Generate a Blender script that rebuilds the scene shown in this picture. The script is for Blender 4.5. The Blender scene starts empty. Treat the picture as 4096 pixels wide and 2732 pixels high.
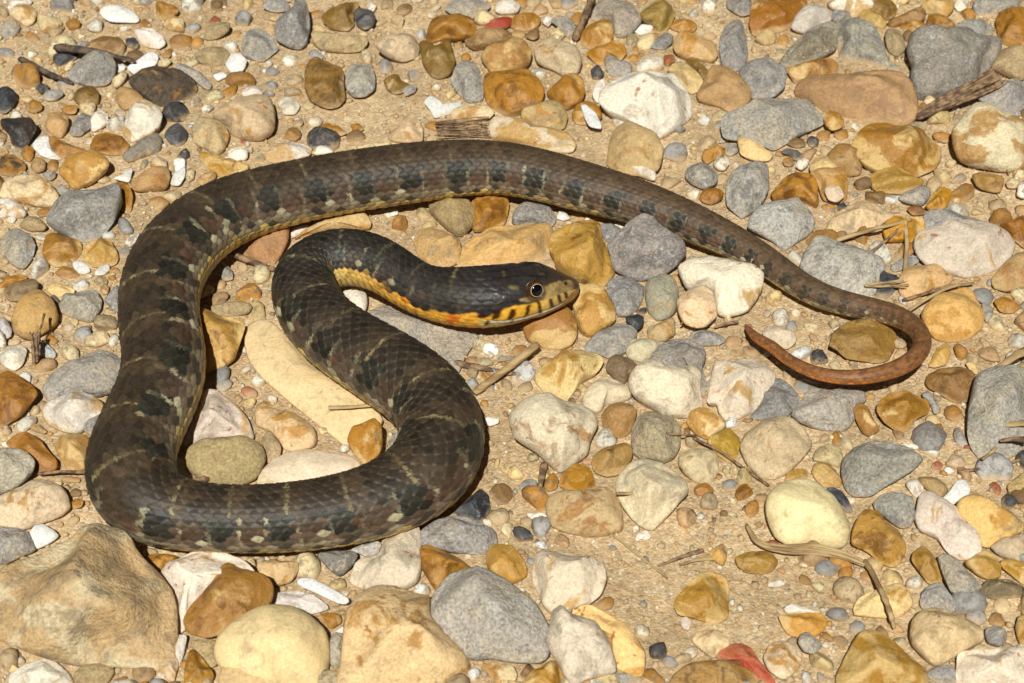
import bpy, math, random
import numpy as np
from mathutils import Vector, noise
from mathutils.bvhtree import BVHTree

# ------------------------------------------------------------------ camera, sky, sun, exposure
scene = bpy.context.scene
ELEV, DIST, HFOV = math.radians(43.0), 0.72, math.radians(28.0)
cam_d = bpy.data.cameras.new("camera")
cam = bpy.data.objects.new("camera", cam_d)
scene.collection.objects.link(cam)
cam_d.sensor_width = 36.0
cam_d.lens = 18.0 / math.tan(HFOV / 2)
cam_d.clip_start, cam_d.clip_end = 0.01, 200.0
CAM = np.array([0.0, -DIST * math.cos(ELEV), DIST * math.sin(ELEV)])
cam.location = CAM
cam.rotation_euler = (math.pi / 2 - ELEV, 0, 0)
cam_d.dof.use_dof = True
cam_d.dof.focus_distance = 0.70
cam_d.dof.aperture_fstop = 30.0
scene.camera = cam

SUN_EL, SUN_AZ = math.radians(54.0), math.radians(-7.0)     # flash light from just above the lens
world = bpy.data.worlds.new("World")
scene.world = world
world.use_nodes = True
wn = world.node_tree
bg = wn.nodes["Background"]
sky = wn.nodes.new("ShaderNodeTexSky")
sky.sky_type = 'NISHITA'
sky.sun_disc = False
sky.sun_elevation = SUN_EL
sky.sun_rotation = math.pi + SUN_AZ * -1
wn.links.new(sky.outputs[0], bg.inputs[0])
bg.inputs[1].default_value = 0.008

sun_d = bpy.data.lights.new("sun", 'SUN')
sun = bpy.data.objects.new("sun", sun_d)
scene.collection.objects.link(sun)
sun_d.energy = 4.3
sun_d.angle = math.radians(1.2)
sun_d.color = (0.975, 0.985, 0.915)
to_sun = Vector((math.sin(SUN_AZ) * math.cos(SUN_EL), -math.cos(SUN_AZ) * math.cos(SUN_EL), math.sin(SUN_EL)))
sun.rotation_euler = to_sun.to_track_quat('Z', 'Y').to_euler()

scene.view_settings.view_transform = 'Standard'
scene.view_settings.look = 'None'
scene.view_settings.exposure = 0.36
scene.view_settings.gamma = 1.0

# ------------------------------------------------------------------ helpers
rnd = random.Random(11)
rng = np.random.default_rng(5)
C = scene.collection
FPX = 2048.0 / math.tan(HFOV / 2)
FWD = np.array([0.0, math.cos(ELEV), -math.sin(ELEV)])
RGT = np.array([1.0, 0.0, 0.0])
UPV = np.array([0.0, math.sin(ELEV), math.cos(ELEV)])

def ray(X, Y):
    return FWD + (X - 2048.0) / FPX * RGT - (Y - 1366.0) / FPX * UPV
def ground(X, Y, z=0.0):
    d = ray(X, Y)
    return CAM + d * ((z - CAM[2]) / d[2])
def proj(P):
    v = np.asarray(P) - CAM
    f = v @ FWD
    return 2048 + FPX * (v @ RGT) / f, 1366 - FPX * (v @ UPV) / f
KC = 1024.0 / 2351.0
def px(crop, x, y):
    """a point measured in an enlarged part of the photograph -> photograph pixels"""
    if crop == 'H':
        return 1750 + x * 600 / 2351, 980 + y * 600 / 2351
    if crop == 'F':
        return float(x), float(y)
    return int(crop[1]) * 1024 + x * KC, int(crop[0]) * 683 + y * KC

def lin(c):
    c = np.asarray(c, float)
    return np.where(c <= 0.04045, c / 12.92, ((c + 0.055) / 1.055) ** 2.4)
def hexl(h, k=1.0):
    return tuple(lin([int(h[i:i + 2], 16) / 255 for i in (0, 2, 4)]) * k)
def rgb(r, g, b, k=1.0):
    return lin(np.array([r, g, b]) / 255.0) * k

def mesh_np(name, V, F4=None, F3=None, smooth=True, col=None):
    m = bpy.data.meshes.new(name)
    V = np.asarray(V, np.float32)
    nq = 0 if F4 is None else len(F4)
    nt = 0 if F3 is None else len(F3)
    m.vertices.add(len(V)); m.vertices.foreach_set("co", V.ravel())
    loops = np.concatenate([np.asarray(a, np.int32).ravel() for a in (F4, F3) if a is not None and len(a)])
    m.loops.add(len(loops)); m.loops.foreach_set("vertex_index", loops)
    m.polygons.add(nq + nt)
    st = np.concatenate([np.arange(nq) * 4, nq * 4 + np.arange(nt) * 3]).astype(np.int32)
    m.polygons.foreach_set("loop_start", st)
    m.update(calc_edges=True)
    if smooth:
        m.polygons.foreach_set("use_smooth", np.ones(nq + nt, bool))
    if col is not None:
        a = m.color_attributes.new("Col", 'FLOAT_COLOR', 'POINT')
        c4 = np.ones((len(V), 4), np.float32); c4[:, :np.shape(col)[1]] = col
        a.data.foreach_set("color", c4.ravel())
    m.validate()
    return m

def obj(name, m, mat, parent=None, loc=None):
    o = bpy.data.objects.new(name, m)
    C.objects.link(o)
    if mat is not None:
        m.materials.append(mat)
    if parent is not None:
        o.parent = parent
    if loc is not None:
        o.location = loc
    return o
def tag(o, label=None, cat=None, group=None, kind=None):
    for k, v in (("label", label), ("category", cat), ("group", group), ("kind", kind)):
        if v:
            o[k] = v
    return o

# ------------------------------------------------------------------ materials
def new_mat(name):
    m = bpy.data.materials.new(name)
    m.use_nodes = True
    nt = m.node_tree
    b = nt.nodes["Principled BSDF"]
    return m, nt, b
def N(nt, t, **kw):
    n = nt.nodes.new(t)
    for k, v in kw.items():
        if k.startswith("i_"):
            n.inputs[k[2:].replace("_", " ")].default_value = v
        else:
            setattr(n, k, v)
    return n
def mixc(nt, fac, a, b, mode='MIX'):
    n = nt.nodes.new("ShaderNodeMix"); n.data_type = 'RGBA'; n.blend_type = mode
    for s, v in ((0, fac), (6, a), (7, b)):
        if isinstance(v, (int, float)):
            n.inputs[s].default_value = v
        elif isinstance(v, (tuple, list)):
            n.inputs[s].default_value = (*v[:3], 1)
        else:
            nt.links.new(v, n.inputs[s])
    return n.outputs[2]
def ramp(nt, src, lo, hi, a=0.0, b=1.0):
    n = nt.nodes.new("ShaderNodeMapRange")
    n.interpolation_type = 'SMOOTHSTEP'
    nt.links.new(src, n.inputs[0])
    for i, v in zip((1, 2, 3, 4), (lo, hi, a, b)):
        n.inputs[i].default_value = v
    return n.outputs[0]
def math_n(nt, op, a, b=None):
    n = nt.nodes.new("ShaderNodeMath"); n.operation = op
    for i, v in enumerate((a, b)):
        if v is None: continue
        if isinstance(v, (int, float)): n.inputs[i].default_value = v
        else: nt.links.new(v, n.inputs[i])
    return n.outputs[0]

SAND = rgb(212, 178, 132, 0.78)
def stone_mat(name, stain, stain_lo, stain_hi, dark, rough, specks=None, dust=0.5, bump=0.25, spec=0.4, attr=False, mscale=70, rust=False, grain=.5):
    m, nt, b = new_mat(name)
    L = nt.links.new
    tc = N(nt, "ShaderNodeTexCoord")
    oi = N(nt, "ShaderNodeObjectInfo")
    if attr:
        at = N(nt, "ShaderNodeAttribute", attribute_name="Col")
        base = at.outputs[0]
        vec = tc.outputs['Object']
    else:
        base = oi.outputs['Color']
        off = N(nt, "ShaderNodeVectorMath", operation='ADD')
        sc = N(nt, "ShaderNodeVectorMath", operation='SCALE')
        sc.inputs[0].default_value = (7.1, 3.3, 5.7)
        L(oi.outputs['Random'], sc.inputs[3])
        L(tc.outputs['Object'], off.inputs[0]); L(sc.outputs[0], off.inputs[1])
        vec = off.outputs[0]
    def nz(scale, det=5, dist=0.0, ro=0.55):
        n = N(nt, "ShaderNodeTexNoise")
        n.inputs['Scale'].default_value = scale; n.inputs['Detail'].default_value = det
        n.inputs['Distortion'].default_value = dist; n.inputs['Roughness'].default_value = ro
        L(vec, n.inputs['Vector'])
        return n.outputs['Fac']
    n1 = nz(mscale, 6, 0.8, 0.6)
    n2 = nz(mscale * 2.3, 7, 0.5, 0.68)
    n3 = nz(1000, 3, 0, 0.7)
    n4 = nz(230, 5, 0.4, 0.7)
    shift = math_n(nt, 'MULTIPLY', math_n(nt, 'SUBTRACT', oi.outputs['Random'], 0.5), 0.16)
    c = mixc(nt, ramp(nt, math_n(nt, 'ADD', n1, shift), stain_lo, stain_hi, 0, 0.85), base, stain)
    c = mixc(nt, ramp(nt, math_n(nt, 'SUBTRACT', n2, shift), 0.53, 0.66, 0, 0.75), c, dark)
    c = mixc(nt, ramp(nt, n4, 0.50, 0.68, 0, 0.12 + .3 * grain), c, mixc(nt, 1.0, base, (1.35, 1.35, 1.38), 'MULTIPLY'))
    v = mixc(nt, ramp(nt, n3, 0.3, 0.7), (1 - .36 * grain, 1 - .37 * grain, 1 - .38 * grain), (1 + .26 * grain, 1 + .26 * grain, 1 + .25 * grain))
    c = mixc(nt, 1.0, c, v, 'MULTIPLY')
    if specks:
        f = math_n(nt, 'MULTIPLY', ramp(nt, nz(520, 5, 0.2, 0.75), 0.54, 0.63), ramp(nt, nz(90, 3), 0.40, 0.6))
        c = mixc(nt, math_n(nt, 'MULTIPLY', f, 0.7), c, specks)
    if rust:
        f = math_n(nt, 'MULTIPLY', ramp(nt, nz(300, 3, 0.2, 0.6), 0.62, 0.68), ramp(nt, nz(70, 2), 0.52, 0.6))
        c = mixc(nt, math_n(nt, 'MULTIPLY', f, 0.8), c, hexl('a8601c', .7))
    # sand clinging in patches and banked against the foot of the stone
    if dust > 0:
        nd = nz(170, 7, 0.6, 0.72)
        geo = N(nt, "ShaderNodeNewGeometry")
        sx = N(nt, "ShaderNodeSeparateXYZ"); L(geo.outputs['Position'], sx.inputs[0])
        foot = ramp(nt, math_n(nt, 'ADD', sx.outputs[2], math_n(nt, 'MULTIPLY', n2, -0.003)), -0.0014, 0.0002, 1, 0)
        f = math_n(nt, 'MAXIMUM', ramp(nt, nd, 0.67 - 0.13 * dust, 0.78 - 0.13 * dust, 0, 0.7), math_n(nt, 'MULTIPLY', foot, 0.6))
        sandy = mixc(nt, n3, tuple(SAND * .8), tuple(SAND * 1.15))
        c = mixc(nt, f, c, sandy)
    L(c, b.inputs['Base Color'])
    L(ramp(nt, n2, 0.3, 0.7, rough - 0.12, rough + 0.12), b.inputs['Roughness'])
    b.inputs['Specular IOR Level'].default_value = spec
    bp = N(nt, "ShaderNodeBump")
    bp.inputs['Strength'].default_value = bump
    bp.inputs['Distance'].default_value = 0.0022
    h = math_n(nt, 'ADD', math_n(nt, 'ADD', math_n(nt, 'MULTIPLY', nz(240, 8, 0.4, 0.65), .35 + 1.0 * grain), math_n(nt, 'MULTIPLY', n2, 1.0)), math_n(nt, 'MULTIPLY', n3, 0.45 * grain))
    L(h, bp.inputs['Height']); L(bp.outputs[0], b.inputs['Normal'])
    return m

K = 0.78   # photograph brightness -> albedo
MATS = {
 'W': stone_mat("chalk_white", hexl('c89a50', K), .585, .645, hexl('b4a68e', K), .75, dust=.45, bump=.5, rust=True, mscale=52),
 'C': stone_mat("cream_chert", hexl('b9843a', K), .56, .63, hexl('a08e70', K), .7, dust=.7, bump=.45, rust=True, grain=.6),
 'Y': stone_mat("yellow_chert", hexl('be8630', K), .55, .62, hexl('b89c70', K), .55, dust=.4, bump=.5, rust=True, mscale=55),
 'A': stone_mat("amber_flint", hexl('dcb878', K), .54, .63, hexl('74460f', K), .42, dust=.35, spec=.45, bump=.5, grain=.35),
 'O': stone_mat("olive_flint", hexl('b8945c', K), .49, .63, hexl('62481c', K), .45, dust=.6, spec=.45, bump=.5),
 'B': stone_mat("brown_flint", hexl('bc9868', K), .50, .64, hexl('664826', K), .52, dust=.65, bump=.5),
 'G': stone_mat("grey_limestone", hexl('c4b49c', K), .50, .68, hexl('827d78', K), .8, specks=hexl('d4d2ce', K), dust=.65, bump=.6, grain=1.0),
 'D': stone_mat("dark_flint", hexl('6a6460', K), .54, .70, hexl('2a2a2e', K), .42, specks=hexl('84827f', K), dust=.15, spec=.5, bump=.5),
 'T': stone_mat("tan_stone", hexl('ae9068', K), .50, .66, hexl('907a5c', K), .78, dust=.9, bump=.5, grain=.8),
 'P': stone_mat("buff_stone", hexl('b07a3e', K), .54, .63, hexl('a07c5c', K), .66, dust=.6, bump=.45, rust=True),
 'S': stone_mat("bleached_shell", hexl('e4dcd0', K), .55, .75, hexl('ccc0b0', K), .6, dust=.15, bump=.35),
 'R': stone_mat("red_brick_stone", hexl('c88058', K), .56, .70, hexl('80301c', K), .65, dust=.3, bump=.4),
 'M': stone_mat("rust_speckled", hexl('bc8236', K), .50, .58, hexl('453a30', K), .7, dust=.3, bump=.8, mscale=150),
 'L': stone_mat("smooth_cream", hexl('d8bc88', K), .54, .70, hexl('c0a880', K), .7, dust=.45, bump=.25, grain=.4, mscale=60),
 'X': stone_mat("mottled_boulder", hexl('e8d4ac', K), .42, .53, hexl('9a8464', K), .62, dust=.4, bump=.8, mscale=48, grain=.6),
}
DEFCOL = dict(W='e8e0cc', C='dcc898', Y='e4c880', A='bd8330', B='8f6a3c', G='9a9692', D='45444a', T='bda078', P='c89a68',
              S='f4f0ea', R='b04528', O='94702f', M='6a5a48', L='e0cc98', X='b98f56')

# sand
m_sand, nt, b = new_mat("sand")
L = nt.links.new
tc = N(nt, "ShaderNodeTexCoord")
vo = N(nt, "ShaderNodeTexVoronoi"); vo.inputs['Scale'].default_value = 1150; L(tc.outputs['Object'], vo.inputs['Vector'])
cr = N(nt, "ShaderNodeValToRGB"); cr.color_ramp.interpolation = 'CONSTANT'
sep = N(nt, "ShaderNodeSeparateColor"); L(vo.outputs['Color'], sep.inputs[0]); L(sep.outputs[0], cr.inputs[0])
els = [(0.0, (214, 182, 138)), (0.30, (228, 200, 160)), (0.52, (198, 164, 120)), (0.70, (238, 216, 182)), (0.80, (204, 164, 112)),
       (0.88, (140, 118, 98)), (0.93, (214, 150, 80)), (0.96, (248, 240, 226)), (0.985, (88, 78, 76))]
cr.color_ramp.elements[0].position = 0
cr.color_ramp.elements[0].color = (*rgb(*els[0][1], k=0.74), 1)
cr.color_ramp.elements[1].position = els[1][0]; cr.color_ramp.elements[1].color = (*rgb(*els[1][1], k=0.74), 1)
for p, c in els[2:]:
    e = cr.color_ramp.elements.new(p); e.color = (*rgb(*c, k=0.74), 1)
na = N(nt, "ShaderNodeTexNoise"); na.inputs['Scale'].default_value = 28; na.inputs['Detail'].default_value = 5; L(tc.outputs['Object'], na.inputs['Vector'])
nb = N(nt, "ShaderNodeTexNoise"); nb.inputs['Scale'].default_value = 400; nb.inputs['Detail'].default_value = 6; L(tc.outputs['Object'], nb.inputs['Vector'])
c = mixc(nt, 0.46, tuple(rgb(206, 178, 138, 0.76)), cr.outputs[0])
c = mixc(nt, 1.0, c, mixc(nt, ramp(nt, na.outputs[0], 0.35, 0.65), (0.84, 0.82, 0.80), (1.08, 1.08, 1.08)), 'MULTIPLY')
c = mixc(nt, 1.0, c, mixc(nt, ramp(nt, nb.outputs[0], 0.3, 0.7), (0.84, 0.83, 0.82), (1.12, 1.12, 1.12)), 'MULTIPLY')
L(c, b.inputs['Base Color'])
b.inputs['Roughness'].default_value = 0.9
b.inputs['Specular IOR Level'].default_value = 0.2
bp = N(nt, "ShaderNodeBump"); bp.inputs['Strength'].default_value = 0.6; bp.inputs['Distance'].default_value = 0.0011
L(math_n(nt, 'ADD', math_n(nt, 'MULTIPLY', vo.outputs['Distance'], -0.5), nb.outputs[0]), bp.inputs['Height'])
L(bp.outputs[0], b.inputs['Normal'])

m_gravel = stone_mat("loose_gravel", hexl('c09a64', K), .60, .80, hexl('7a6a58', K), .65, dust=.5, attr=True, mscale=160)

def simple_mat(name, colr, rough=.6, spec=.4, nscale=(300, 300, 300), c2=None, lo=.4, hi=.6, attr=False, bump=0.0, bscale=900):
    m, nt, b = new_mat(name)
    L = nt.links.new
    tc = N(nt, "ShaderNodeTexCoord")
    mp = N(nt, "ShaderNodeMapping"); mp.inputs['Scale'].default_value = nscale
    L(tc.outputs['Object'], mp.inputs[0])
    n = N(nt, "ShaderNodeTexNoise"); n.inputs['Scale'].default_value = 1.0; n.inputs['Detail'].default_value = 5
    L(mp.outputs[0], n.inputs['Vector'])
    base = tuple(colr)
    if attr:
        base = N(nt, "ShaderNodeAttribute", attribute_name="Col").outputs[0]
    cc = mixc(nt, ramp(nt, n.outputs[0], lo, hi), base, tuple(c2)) if c2 is not None else base
    if attr:
        cc = mixc(nt, 1.0, base, mixc(nt, ramp(nt, n.outputs[0], .3, .7), (.82, .82, .82), (1.18, 1.18, 1.18)), 'MULTIPLY')
    if isinstance(cc, tuple): b.inputs['Base Color'].default_value = (*cc[:3], 1)
    else: L(cc, b.inputs['Base Color'])
    b.inputs['Roughness'].default_value = rough
    b.inputs['Specular IOR Level'].default_value = spec
    if bump:
        bp = N(nt, "ShaderNodeBump"); bp.inputs['Strength'].default_value = bump; bp.inputs['Distance'].default_value = 0.0008
        L(n.outputs[0], bp.inputs['Height']); L(bp.outputs[0], b.inputs['Normal'])
    return m

# ------------------------------------------------------------------ sand sheet out to the horizon
def axis(lo, hi, step, far):
    a = list(np.arange(lo, hi + step / 2, step))
    s = step; x = a[-1]
    while x < far:
        s *= 1.5; x += s; a.append(x)
    s = step; x = a[0]; pre = []
    while x > -far:
        s *= 1.5; x -= s; pre.append(x)
    return np.array(pre[::-1] + a)
gx, gy = axis(-0.36, 0.36, 0.0030, 60), axis(-0.22, 0.36, 0.0030, 60)
GX, GY = np.meshgrid(gx, gy)
def sand_z(x, y):
    return 0.0016 * noise.noise((x * 28, y * 28, 1.3)) + 0.0009 * noise.noise((x * 90, y * 90, 4.1)) + 0.0004 * noise.noise((x * 260, y * 260, 7.7)) - 0.0004
GZ = np.array([sand_z(a, c_) if abs(a) < 1 and abs(c_) < 1 else -0.0004 for a, c_ in zip(GX.ravel(), GY.ravel())])
nx, ny = len(gx), len(gy)
i = np.arange(nx * ny).reshape(ny, nx)
q = np.stack([i[:-1, :-1], i[:-1, 1:], i[1:, 1:], i[1:, :-1]], -1).reshape(-1, 4)
tag(obj("sand_ground", mesh_np("sand_ground", np.stack([GX.ravel(), GY.ravel(), GZ], 1), q), m_sand), kind="structure")

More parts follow.
